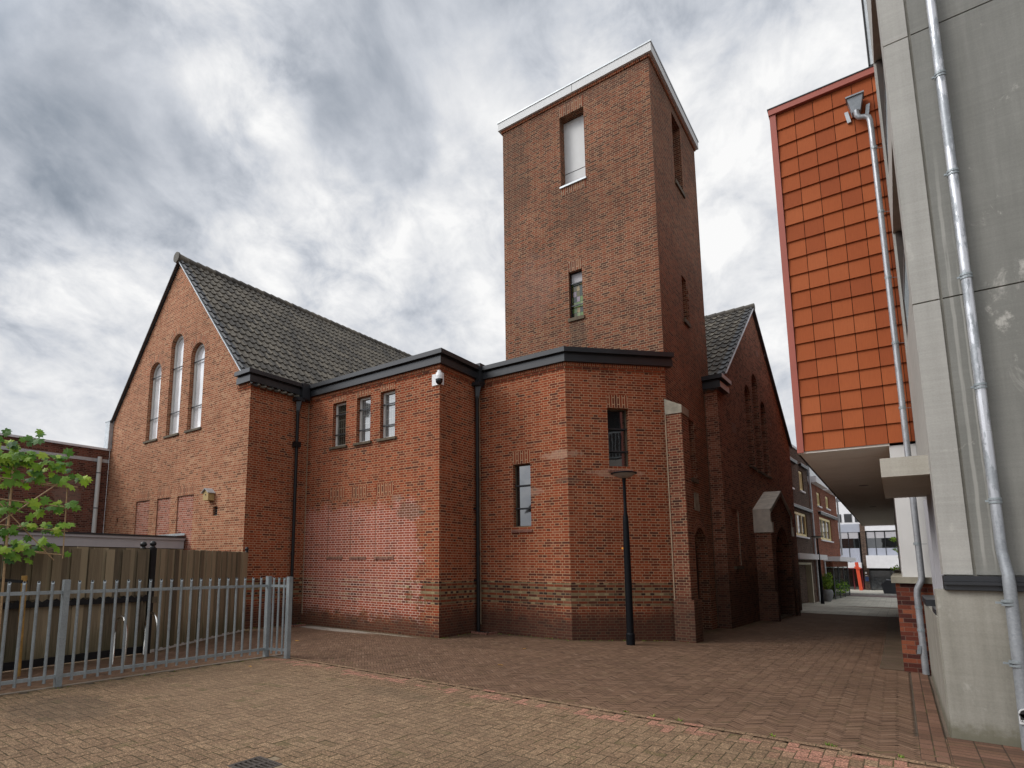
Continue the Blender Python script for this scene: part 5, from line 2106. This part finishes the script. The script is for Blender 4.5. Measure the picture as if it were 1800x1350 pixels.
for (y, z) in ((2.96, 3.56), (3.12, 3.68), (3.3, 3.62), (3.37, 3.42), (3.55, 3.40), (3.71, 3.40), (2.85, 3.8), (2.9, 3.35), (3.1, 3.4), (3.25, 3.25), (3.0, 3.2), (4.06, 3.22), (4.0, 3.14), (3.7, 3.45)):
    anchors.append((y, z, .8))
    anchors.append((2 * TYp - y, z, .8))


def leaf_shape(sz):
    lob = [(0, -.10), (.16, -.28), (.42, -.30), (.36, -.08), (.62, .10), (.40, .20), (.46, .46), (.20, .40), (.0, .74)]
    pts = lob + [(-x, y) for x, y in lob[-2:0:-1]]
    return [(x * sz, (y + .1) * sz) for x, y in pts]


mb = MB()


def put_leaf(mb, p, nrm, up, sz, rv):
    N = Vector(nrm).normalized()
    U = Vector(up)
    U = (U - N * U.dot(N)).normalized()
    R_ = U.cross(N)
    sh = leaf_shape(sz)
    c0 = Vector(p)
    pts = [c0 + R_ * x + U * y + N * (-(abs(x) ** 1.5) * 1.6 * .5 - (y * y) * 1.2) for x, y in sh]
    cen = c0 + U * (.12 * sz)
    n_ = len(pts)
    for i in range(n_):
        mb.face([cen, pts[i], pts[(i + 1) % n_]], rnd=rv)


for (y, z, dens) in anchors:
    for k in range(rt.choice((2, 3, 3))):
        p = (TXp + rt.uniform(-.10, .14), y + rt.gauss(0, .09), z + rt.gauss(.02, .075))
        nrm = (rt.uniform(.3, 1.0), rt.uniform(-.8, .4), rt.uniform(.1, 1.0))
        up = (rt.uniform(.0, .6), rt.uniform(-.9, .9), rt.uniform(-1.0, .25))
        rv = min(1, max(0, rt.gauss(.55, .26)))
        put_leaf(mb, p, nrm, up, rt.uniform(.11, .19), rv)
mb.build('foliage', 'leaf_green', TR)

BFm = thing('bamboo_frame', 'bamboo cane frame tied behind the young tree', 'trellis', (TXp, TYp, 0))
xb = TXp + .02
mb = MB()
mb.tube([(xb, 3.05, 0), (xb + .01, 3.02, 1.7), (xb, 3.0, 3.28)], [.02, .018, .016], 8)
mb.build('main_cane', 'bamboo', BFm, smooth=True)
canes = [((1.95, 3.12), (3.95, 3.05)), ((2.15, 2.80), (3.86, 2.69)), ((2.15, 2.40), (3.86, 2.29)), ((2.2, 2.02), (3.80, 1.90)), ((1.95, 3.09), (3.80, 3.03)), ((2.2, 1.99), (3.55, 1.94)),
         ((3.79, 3.09), (3.82, 1.84)), ((2.22, 3.15), (2.20, 1.9)), ((2.45, 3.12), (3.69, 1.81)), ((2.36, 1.9), (3.70, 3.13))]
for (a, b_) in canes:
    mb = MB()
    mb.tube([(xb + .03, a[0], a[1]), (xb + .03, b_[0], b_[1])], .0095, 7)
    mb.build('cane', 'bamboo', BFm, smooth=True)
ST = thing('tree_stake', 'yellow-brown timber stake with black tie strap beside the young tree', 'stake', (-10.93, 3.36, 0))
mb = MB()
mb.tube([(-10.93, 3.36, -.05), (-10.93, 3.32, 1.56)], .042, 12)
mb.build('stake', 'stake_wood', ST, smooth=False)
mb = MB()
mb.beam((-10.90, 3.36, 1.46), (-10.92, 3.0, 1.50), .012, .05)
mb.beam((-10.97, 3.36, 1.46), (-11.0, 3.0, 1.50), .012, .05)
mb.build('tie_strap', 'rubber', ST)


# ================================================================== STREET LAMPS
def make_lamp():
    L = thing('street_lamp', 'black street lamp with flat disc head standing in front of the angled brick wall', 'street lamp', (0, 0, 0), 'black disc-head street lamps')
    mb = MB()
    mb.lathe((0, 0, 0), [(.095, -.1), (.095, .24), (.088, .255), (.080, .27)], 20)
    mb.build('base', 'lamp_black', L)
    mb = MB()
    mb.lathe((0, 0, 0), [(.079, .25), (.078, 1.2), (.072, 2.3), (.064, 2.78), (.062, 2.86), (.045, 2.96), (.037, 3.02), (.036, 3.70), (.045, 3.74), (.045, 3.80)], 20)
    mb.build('post', 'lamp_black', L, smooth=True)
    mb = MB()
    mb.lathe((0, 0, 0), [(.05, 3.80), (.12, 3.82), (.21, 3.865), (.26, 3.91)], 28)
    mb.build('bowl', 'lamp_glass', L, smooth=True)
    mb = MB()
    mb.lathe((0, 0, 0), [(.265, 3.905), (.295, 3.91), (.295, 3.93), (.22, 3.95), (.0, 3.96)], 28)
    mb.build('disc', 'lamp_black', L, smooth=True)
    return L


simple('lamp_glass', (.28, .26, .23), 0.25, 0.0, 0.06)


def dup(root):
    r = root.copy()
    COL.objects.link(r)
    for ch in root.children:
        c_ = ch.copy()
        COL.objects.link(c_)
        c_.parent = r
        for g in ch.children:
            d_ = g.copy()
            COL.objects.link(d_)
            d_.parent = c_
    return r


lamp = make_lamp()
lamp2 = dup(lamp)
mb = MB()
mb.box(-.09, -.055, -.085, -.05, 2.15, 2.19)
st = mb.build('sticker', 'orange_sticker', lamp)
lamp.location = (-4.85, 13.42, gz(13.42))
lamp2.location = (-3.60, 41.4, gz(41.4))
lamp2['label'] = 'black street lamp far down the alley in front of the red-brown house'

# ================================================================== DRAIN GRATE
simple('mortar_bed', (.22, .165, .105), 0.9, 0.0, 0.3, 20.0, 0.3)
DG = thing('drain_grate', 'square cast-iron drain grate set in the foreground paving', 'drain', (-4.62, 3.32, 0))
mb = MB()
x0, x1, y0, y1 = -4.80, -4.45, 3.15, 3.50
mb.box(x0, x1, y0, y1, -.25, -.06)
mb.build('gully', 'dark_interior', DG)
mb = MB()
mb.box(x0, x1, y0, y0 + .03, -.06, .004)
mb.box(x0, x1, y1 - .03, y1, -.06, .004)
mb.box(x0, x0 + .03, y0 + .03, y1 - .03, -.06, .004)
mb.box(x1 - .03, x1, y0 + .03, y1 - .03, -.06, .004)
mb.build('frame', 'cast_iron', DG)
mb = MB()
xm = (x0 + x1) / 2
mb.box(xm - .016, xm + .016, y0 + .03, y1 - .03, -.04, .003)
for k in range(6):
    yy = y0 + .03 + k * .0515
    mb.box(x0 + .03, xm - .016, yy, yy + .0225, -.04, .002)
    mb.box(xm + .016, x1 - .03, yy, yy + .0225, -.04, .002)
mb.build('grate', 'cast_iron', DG)
mb = MB()
for q in ((x0 - .16, x0, y0 - .16, y1 + .16), (x1, x1 + .16, y0 - .16, y1 + .16), (x0, x1, y0 - .16, y0), (x0, x1, y1, y1 + .16)):
    mb.box(q[0], q[1], q[2], q[3], -.08, -.0005)
mb.build('mortar_bed', 'mortar_bed', DG)

# ================================================================== HOUSES DOWN THE ALLEY
HD = Vector((sin(radians(3.27)), cos(radians(3.27))))
HN = Vector((HD.y, -HD.x))
HO = (-4.0625, 43.75)
zz_ = lambda z: 1.8 + (z - 1.8) * 1.25
H3 = lambda s, u, z: Vector((HO[0] + HD.x * s * 1.25 + HN.x * u, HO[1] + HD.y * s * 1.25 + HN.y * u, zz_(z)))
hd, hn = (HD.x, HD.y), (HN.x, HN.y)


def hrect(s0, s1, z0, z1):
    return rect(s0 * 1.25, s1 * 1.25, zz_(z0), zz_(z1))


def hbox(mb, s0, s1, u0, u1, z0, z1):
    mb.obox(H3(s0, u0, z0), H3(s1, u0, z0) - H3(s0, u0, z0), H3(s0, u1, z0) - H3(s0, u0, z0), (0, 0, (z1 - z0) * 1.25))


DH = thing('dark_brick_house', 'dark brown brick house with cream window frames next to the wing gable', 'house', (-4.2, 40, -.4))
wd_ = [hrect(-4.9, -3.85, 5.30, 6.33), hrect(-2.19, -1.15, 5.37, 6.37), hrect(-4.45, -1.05, 3.14, 4.27)]
gar = hrect(-5.2, -1.1, -.5, 1.82)
mb = MB()
mb.poly(hrect(-9.4, .10, -.5, 7.28), wd_ + [gar], HO, hd, hn)
for l in wd_: mb.reveal(l, HO, hd, hn, .2)
mb.obox(H3(-9.4, -.25, -.5), H3(.10, 0, 0) - H3(-9.4, 0, 0), H3(0, -7, 0) - H3(0, 0, 0), (0, 0, 7.7 * 1.25))
mb.build('wall', 'brick_dark_house', DH)
mb = MB()
hbox(mb, -9.45, .12, -7.2, .06, 7.29, 7.40)
mb.build('roof_edge', 'zinc', DH)
for i, l in enumerate(wd_):
    s0, s1 = l[0][0], l[1][0]
    vb = [((s0 + s1) / 2, .12)] if i < 2 else [(s0 + (s1 - s0) * .36, .14), (s0 + (s1 - s0) * .68, .14)]
    window(DH, HO, hd, hn, l, .07, .16, 'cream_frame', 'glass_house', vbars=vb, sill=(.05, .09, .08), sill_mat='white_board')
for (s0, s1, z) in ((-4.85, -3.05, 6.50), (-2.1, -.25, 6.56), (-4.8, .05, 4.40)):
    mb = MB()
    hbox(mb, s0, s1, .0, .16, z, z + .12)
    sc = mb.build('sun_screen', 'black_paint', DH)
    mb = MB()
    hbox(mb, s0, s1, .0, .165, z + .122, z + .137)
    mb.build('sun_screen_cap', 'white_board', sc)
mb = MB()
mb.reveal(gar, HO, hd, hn, .45)
hbox(mb, -1.1, -.93, -.02, .03, -.4, 1.82)
hbox(mb, -5.2, -.93, -.02, .03, 1.823, 1.92)
mb.build('garage_surround', 'cream_wall', DH)
mb = MB()
for k in range(9):
    hbox(mb, -5.2, -1.1, -.44, -.42, -.40 + k * .246, -.165 + k * .246)
mb.build('garage_door', 'shutter_grey', DH)
mb = MB()
hbox(mb, -6.5, .55, .0, .62, 2.06, 2.30)
mb.build('canopy', 'white_board', DH)
mb = MB()
mb.tube([H3(.14, .09, 6.9), H3(.14, .09, -.40)], .06, 10)
mb.build('drainpipe', 'zinc', DH)

RH = thing('red_brick_house', 'red-brown brick house with boxed dormers and white canopy down the alley', 'house', (-3.6, 50, -.45))
we_ = [hrect(2.65, 6.6, 3.17, 4.42), hrect(2.42, 3.52, 4.98, 5.74), hrect(5.32, 6.5, 5.05, 5.78)]
mb = MB()
mb.poly(hrect(.19, 9.4, -.5, 6.05), we_, HO, hd, hn)
for l in we_: mb.reveal(l, HO, hd, hn, .2)
mb.obox(H3(.19, -.25, -.5), H3(9.4, 0, 0) - H3(.19, 0, 0), H3(0, -7, 0) - H3(0, 0, 0), (0, 0, 6.5 * 1.25))
mb.obox(H3(9.39, -.25, -.5), H3(.01, 0, 0) - H3(0, 0, 0), H3(0, .25, 0) - H3(0, 0, 0), (0, 0, 6.5 * 1.25))
mb.build('wall', 'brick_red_house', RH)
for i, l in enumerate(we_):
    s0, s1 = l[0][0], l[1][0]
    vb = [((s0 + s1) / 2, .09)] if i else [(s0 + (s1 - s0) * .3, .12), (s0 + (s1 - s0) * .62, .12)]
    window(RH, HO, hd, hn, l, .07, .16, 'cream_frame', 'glass_house', vbars=vb, sill=(.05, .09, .08), sill_mat='white_board')
mb = MB()
hbox(mb, 2.4, 8.4, .0, .16, 4.52, 4.66)
sc = mb.build('sun_screen', 'black_paint', RH)
mb = MB()
hbox(mb, 2.4, 8.4, .0, .17, 4.662, 4.69)
mb.build('sun_screen_cap', 'white_board', sc)
for (s0, s1) in ((.75, 4.4), (4.9, 7.2), (7.5, 9.4)):
    mb = MB()
    hbox(mb, s0, s1, -1.0, .35, 6.053, 6.38)
    dm = mb.build('dormer', 'white_board', RH)
    mb = MB()
    hbox(mb, s0 + .15, s1 - .15, -2.4, -.1, 6.383, 7.25)
    mb.build('dormer_window', 'glass_house', dm)
    mb = MB()
    hbox(mb, s0, s1, -2.6, .1, 7.253, 7.36)
    mb.build('dormer_roof', 'white_board', dm)
mb = MB()
a = [H3(.19, -.3, 6.06), H3(9.4, -.3, 6.06), H3(9.4, -4, 7.1), H3(.19, -4, 7.1)]
mb.face(a)
mb.build('roof', 'roof_tile_verge', RH)
mb = MB()
hbox(mb, 2.7, 9.3, .0, .95, 2.02, 2.26)
mb.build('canopy', 'white_board', RH)
mb = MB()
hbox(mb, 3.0, 9.0, .05, .46, 1.72, 2.017)
mb.build('brick_band', 'brick_red_house', RH)
mb = MB()
hbox(mb, 3.1, 8.75, .06, .44, -.43, 1.715)
gl = mb.build('glazed_porch', 'glass_clear', RH)
mb = MB()
for s in (3.05, 4.9, 6.8, 8.72):
    hbox(mb, s, s + .05, .435, .48, -.44, 1.716)
hbox(mb, 3.05, 8.77, .435, .485, -.44, -.36)
hbox(mb, 8.72, 8.77, .05, .48, -.44, -.36)
mb.build('porch_frame', 'shutter_grey', gl)
mb = MB()
mb.tube([H3(9.45, .08, 6.0), H3(9.45, .08, 2.4)], .06, 10)
mb.build('drainpipe', 'zinc', RH)
mb = MB()
mb.tube([H3(2.6, .10, 2.0), H3(2.6, .10, -.4)], .05, 10)
mb.build('drainpipe', 'zinc', RH)

# building across the street
OB = thing('office_block', 'white and grey panelled office block across the street at the end of the alley', 'building', (-2, 65, -.34))
FYY = 65.0
fx = lambda x: x * 1.25
mb = MB()
mb.box(-14, 14, FYY + .25, FYY + 10, -.4, zz_(4.75))
mb.build('core', 'dark_interior', OB)


def fbox(nm, mat_, x0, x1, z0, z1, y0, y1, parent=OB):
    mb = MB()
    mb.box(fx(x0), fx(x1), FYY + y0, FYY + y1, zz_(z0), zz_(z1))
    return mb.build(nm, mat_, parent)


fbox('upper_storey', 'white_board', -6, 1.6, 4.76, 6.4, .05, 6)
for k in range(7):
    fbox('window', 'glass_far', -3.4 + k * .62, -2.95 + k * .62, 4.9, 5.5, -.0, .045)
fbox('roof_box', 'shutter_grey', -3.5, -2.4, 6.4, 6.75, 1.5, 4)
fbox('spandrel', 'blue_grey_board', -7, -1.93, 4.17, 4.755, -.0, .2)
fbox('spandrel', 'white_board', -1.66, 6, 4.24, 4.56, -.05, .2)
fbox('wall_band', 'grey_board', -1.66, 6, 4.563, 4.755, .0, .2)
for (x0, x1) in ((-3.22, -2.66), (-2.62, -2.05), (-1.57, -1.12), (-1.08, -.58), (-.54, .2)):
    w_ = fbox('window', 'glass_dark', x0, x1, 3.03, 4.165, .05, .2)
    fbox('blind', 'grey_board', x0 + .01, x1 - .01, 3.72, 4.15, .042, .048, w_)
    fbox('panel', 'blue_grey_board', x0, x1, 2.0, 3.02, .03, .2)
for x0 in (-3.26, -2.655, -2.045, -1.615, -1.115, -.575):
    fbox('mullion', 'anthracite_metal', x0, x0 + .035, 2.0, 4.17, .0, .2)
fbox('brick_pier', 'brick_dark_house', -1.93, -1.64, -.0, 4.75, -.08, .2)
fbox('entrance_canopy', 'white_board', -3.6, -1.99, 1.62, 2.0, -1.2, .1)
fbox('red_beam', 'dark_red_paint', -3.6, -1.99, 1.56, 1.617, -1.18, .1)
dr = fbox('entrance', 'glass_dark', -3.2, -2.0, .08, 1.56, .06, .2)
for x0 in (-3.16, -2.56, -2.05):
    fbox('door_frame', 'dark_red_paint', x0, x0 + .06, .06, 1.56, .0, .055, dr)
fbox('shop_canopy', 'white_board', -1.70, 2.0, 1.62, 2.50, -1.0, .1)
fbox('shop_window', 'glass_far', -1.57, -.45, .10, 1.44, .03, .2)
fbox('shop_window', 'glass_far', -.40, .6, .10, 1.44, .03, .2)
fbox('door_frame', 'anthracite_metal', -1.64, -1.58, .05, 1.50, -.0, .2)
fbox('door_frame', 'anthracite_metal', -.45, -.40, .05, 1.50, -.0, .2)
fbox('letter_box', 'blue_box', -1.88, -1.68, .70, 1.0, -.20, -.085)
fbox('notice', 'white_board', -1.86, -1.76, 1.22, 1.34, -.10, -.085)
fbox('notice', 'white_board', -1.86, -1.74, 1.06, 1.10, -.10, -.085)
fbox('base_course', 'brick_dark_house', -7, 6, -.3, .09, .0, .25)

RP = thing('red_post', 'bright red slanting post with a short crossbar outside the office block', 'post', (fx(-2.2), 63.3, -.33))
mb = MB()
zb = -.335
mb.beam((-2.64, 63.3, zb), (-2.80, 63.3, zz_(2.02)), .24, .2, up=(0, 1, 0))
mb.build('shaft', 'red_paint', RP)
mb = MB()
mb.beam((-2.98, 63.17, zz_(1.66)), (-2.55, 63.17, zz_(1.60)), .05, .16, up=(0, 0, 1))
mb.build('crossbar', 'red_paint', RP)

BK = thing('bicycle', 'black bicycle parked against the shop window across the street', 'bicycle', (-1.4, 64.3, -.335))


def wheel(cx, cz, y, r):
    pts = [(cx + r * cos(2 * pi * k / 24), y, cz + r * sin(2 * pi * k / 24)) for k in range(25)]
    mb = MB()
    mb.tube(pts, .022, 6, caps=False)
    w_ = mb.build('wheel', 'rubber', BK, smooth=True)
    mb = MB()
    for k in range(9):
        a_ = 2 * pi * k / 9
        mb.beam((cx, y, cz), (cx + r * cos(a_), y, cz + r * sin(a_)), .005, .005)
    mb.build('spokes', 'shutter_grey', w_)


zc = -.335 + .35
wheel(-1.85, zc, 64.3, .34)
wheel(-.78, zc, 64.3, .34)
mb = MB()
for a, b_ in (((-1.85, zc), (-1.66, zc + .62)), ((-1.66, zc + .55), (-1.32, zc - .05)), ((-1.66, zc + .5), (-1.25, zc + .4)), ((-1.32, zc - .05), (-1.15, zc + .5)),
              ((-1.32, zc - .05), (-.78, zc)), ((-1.2, zc + .36), (-.78, zc))):
    mb.tube([(a[0], 64.3, a[1]), (b_[0], 64.3, b_[1])], .018, 6)
mb.build('frame', 'black_paint', BK)
mb = MB()
mb.tube([(-1.66, 64.3, zc + .62), (-1.68, 64.3, zc + .72)], .015, 6)
mb.tube([(-1.55, 64.02, zc + .72), (-1.68, 64.3, zc + .74), (-1.55, 64.58, zc + .72)], .014, 6)
mb.build('handlebar', 'black_paint', BK)
mb = MB()
mb.box(-1.28, -1.02, 64.23, 64.37, zc + .52, zc + .57)
mb.build('saddle', 'rubber', BK)

BN = thing('waste_container', 'dark grey slope-sided waste container at the edge of the street', 'container', (-.5, 58, -.335))
mb = MB()
bx0, bx1, by0, by1, bz = -1.0, .6, 57.2, 58.3, -.335
a = [(bx0, by0, bz), (bx1, by0, bz), (bx1, by0, bz + .78), (bx0 + .22, by0, bz + 1.02), (bx0 - .12, by0, bz + .70)]
b_ = [(x, by1, z) for x, _, z in a]
mb.face(a); mb.face(b_[::-1])
for i in range(5):
    j = (i + 1) % 5
    mb.face([a[j], a[i], b_[i], b_[j]])
mb.build('body', 'anthracite_metal', BN)
mb = MB()
mb.box(bx0 + .2, bx1 + .02, by0 - .02, by1, bz + 1.0, bz + 1.06)
mb.build('lid', 'shutter_grey', BN)


def leaf_clump(mb, c, rad, n, sz, rng_, squash=1.0, lo=0.0):
    for _ in range(n):
        v = Vector((rng_.gauss(0, 1), rng_.gauss(0, 1), rng_.gauss(0, 1))).normalized() * (rng_.random() ** .4)
        p = Vector(c) + Vector((v.x * rad, v.y * rad, v.z * rad * squash))
        nn = (v + Vector((rng_.gauss(0, .5), rng_.gauss(0, .5), rng_.gauss(0, .5) + .4))).normalized()
        t = nn.cross(Vector((rng_.random(), rng_.random(), rng_.random() + .1))).normalized()
        q = nn.cross(t)
        s = sz * rng_.uniform(.6, 1.3)
        mb.face([p - t * s * .5, p + q * s * .35, p + t * s * .6, p - q * s * .35], rnd=min(1, max(lo, rng_.gauss(.5, .25))))


PL = thing('plant_pot', 'tall grey rounded plant pot behind the far street lamp', 'pot', (-3.62, 44.6, -.45))
mb = MB()
mb.lathe((-3.62, 44.6, -.45), [(.18, 0), (.26, .15), (.34, .42), (.35, .55), (.31, .70), (.27, .74), (.24, .72)], 22)
mb.build('pot', 'pot_grey', PL, smooth=True)
mb = MB()
mb.tube([(-3.62, 44.6, .2), (-3.62, 44.6, .27)], .25, 16)
mb.build('soil', 'bark_mulch', PL)
SB = thing('potted_shrub', 'bright yellow-green clipped shrub growing in the grey pot', 'shrub', (-3.62, 44.6, .28))
mb = MB()
leaf_clump(mb, (-3.66, 44.6, .78), .42, 900, .10, rt, 1.25)
leaf_clump(mb, (-3.42, 44.6, 1.05), .18, 160, .09, rt, 1.9, .6)
mb.build('foliage', 'leaf_box', SB)
mb = MB()
mb.tube([(-3.62, 44.6, .25), (-3.62, 44.6, .8)], .03, 7)
mb.build('stem', 'bark', SB)
SC = thing('street_tree', 'small yellow-green tree just showing past the white rendered corner', 'tree', (.35, 47, -.45))
mb = MB()
mb.tube([(.45, 47, -.45), (.4, 47, 1.5), (.35, 47, 3.4)], [.07, .05, .02], 8)
mb.build('trunk', 'bark', SC)
mb = MB()
for k in range(16):
    leaf_clump(mb, (.28 + rt.uniform(-.5, .5), 47 + rt.uniform(-.5, .5), rt.uniform(1.4, 3.9)), .32, 42, .13, rt, .6, .2)
mb.build('crown', 'leaf_box', SC)

PP = thing('porch_plant', 'leafy green plants standing behind the glass of the glazed porch', 'plant', tuple(H3(6, .22, -.43)))
mb = MB()
for s_ in (4.0, 5.2, 6.4, 7.5):
    q = H3(s_, .24, .35)
    leaf_clump(mb, (q.x, q.y, q.z + rt.uniform(0, .5)), .45, 130, .16, rt, 1.3)
mb.build('foliage', 'leaf_green', PP)
mb = MB()
for s_ in (4.0, 5.2, 6.4, 7.5):
    hbox(mb, s_ - .12, s_ + .12, .12, .34, -.43, -.1)
mb.build('trough', 'pot_grey', PP)

# fallen leaves
for i, (x, y, lab) in enumerate(((-6.35, 11.25, 'yellow fallen leaf lying on the clinkers near the apse corner'), (-5.7, 9.2, 'small brown fallen leaf in the middle of the clinker paving'),
                                 (1.0, 7.72, 'orange fallen leaf at the foot of the concrete wall'), (-11.0, 8.9, 'pale fallen leaf on the clinkers by the corner block'),
                                 (-8.9, 6.2, 'tiny yellow leaf on the pale paving beside the bar fence'))):
    mb = MB()
    put_leaf(mb, (x, y, gz(y) + .012), (rt.uniform(-.3, .3), rt.uniform(-.3, .3), 1), (rt.uniform(-1, 1), rt.uniform(-1, 1), 0), .11 if i != 4 else .06, rt.random())
    lo = mb.build('fallen_leaf', 'leaf_fallen', loc=(x, y, gz(y)))
    tag(lo, lab, 'leaf', 'fallen leaves on the paving')

# weeds at the foot of the walls and along the paving seam
mb = MB()
rw = random.Random(9)


def tuft(x, y, n, h):
    for _ in range(n):
        a_ = rw.uniform(0, 2 * pi)
        r_ = rw.uniform(0, .035)
        px_, py_ = x + r_ * cos(a_), y + r_ * sin(a_)
        hh = h * rw.uniform(.4, 1.1)
        dx, dy = cos(a_) * hh * .7, sin(a_) * hh * .7
        wx, wy = -sin(a_) * .006, cos(a_) * .006
        z = gz(y)
        mb.face([(px_ - wx, py_ - wy, z), (px_ + wx, py_ + wy, z), (px_ + dx, py_ + dy, z + hh)], rnd=rw.random())


for (ax, ay), (bx, by) in FOOT[2:6] + FOOT[:1]:
    L = hypot(bx - ax, by - ay)
    nx, ny = (by - ay) / L, -(bx - ax) / L
    for k in range(int(L * 16)):
        t = rw.random()
        dd = abs(rw.gauss(0, .05)) + .015
        if rw.random() < .62:
            tuft(ax + (bx - ax) * t + nx * dd, ay + (by - ay) * t + ny * dd, rw.randint(2, 6), rw.uniform(.015, .045))
for x in (-2.75, -2.45, -2.1, -1.15, -.72, -.62, -.15):
    tuft(x + rw.uniform(-.03, .03), 7.33 + rw.uniform(0, .03), 14, .035)
for k in range(40):
    tuft(-9.50 + abs(rw.gauss(0, .05)), rw.uniform(1.5, 7), rw.randint(1, 4), .02)
tag(mb.build('weeds', 'leaf_box'), kind='stuff')

# house across the yard, seen only as a reflection in the church windows
NH = thing('gable_house', 'brick house with steep gable across the yard, mirrored in the apse window', 'house', (-13, -7, 0))
mb = MB()
gw = [rect(-16.5, -15.2, 1.0, 2.6), rect(-11.2, -9.6, 1.0, 2.6), rect(-14.0, -12.2, 4.6, 6.2)]
mb.poly([(-18.2, 0), (-8, 0), (-8, 5.3), (-13.1, 9.6), (-18.2, 5.3)], gw, (0, -7), (1, 0), (0, 1))
for l in gw:
    mb.reveal(l, (0, -7), (1, 0), (0, 1), .12)
mb.box(-18.2, -8, -17, -7.15, 0, 5.28)
mb.build('wall', 'brick_left_hall', NH)
for l in gw:
    window(NH, (0, -7), (1, 0), (0, 1), l, .08, .07, 'white_frame', 'glass_house', vbars=[((l[0][0] + l[1][0]) / 2, .06)])
mb = MB()
for sg in (-1, 1):
    mb.obox((-13.1, -17.2, 9.75), (sg * 5.5, 0, -4.64), (0, 10.5, 0), (0, 0, .14))
mb.build('roof', 'roof_tile_verge', NH)
mb = MB()
for sg in (-1, 1):
    mb.beam((-13.1, -6.66, 9.72), (-13.1 + sg * 5.5, -6.66, 5.08), .06, .26, up=(0, 1, 0))
mb.build('barge_board', 'grey_board', NH)
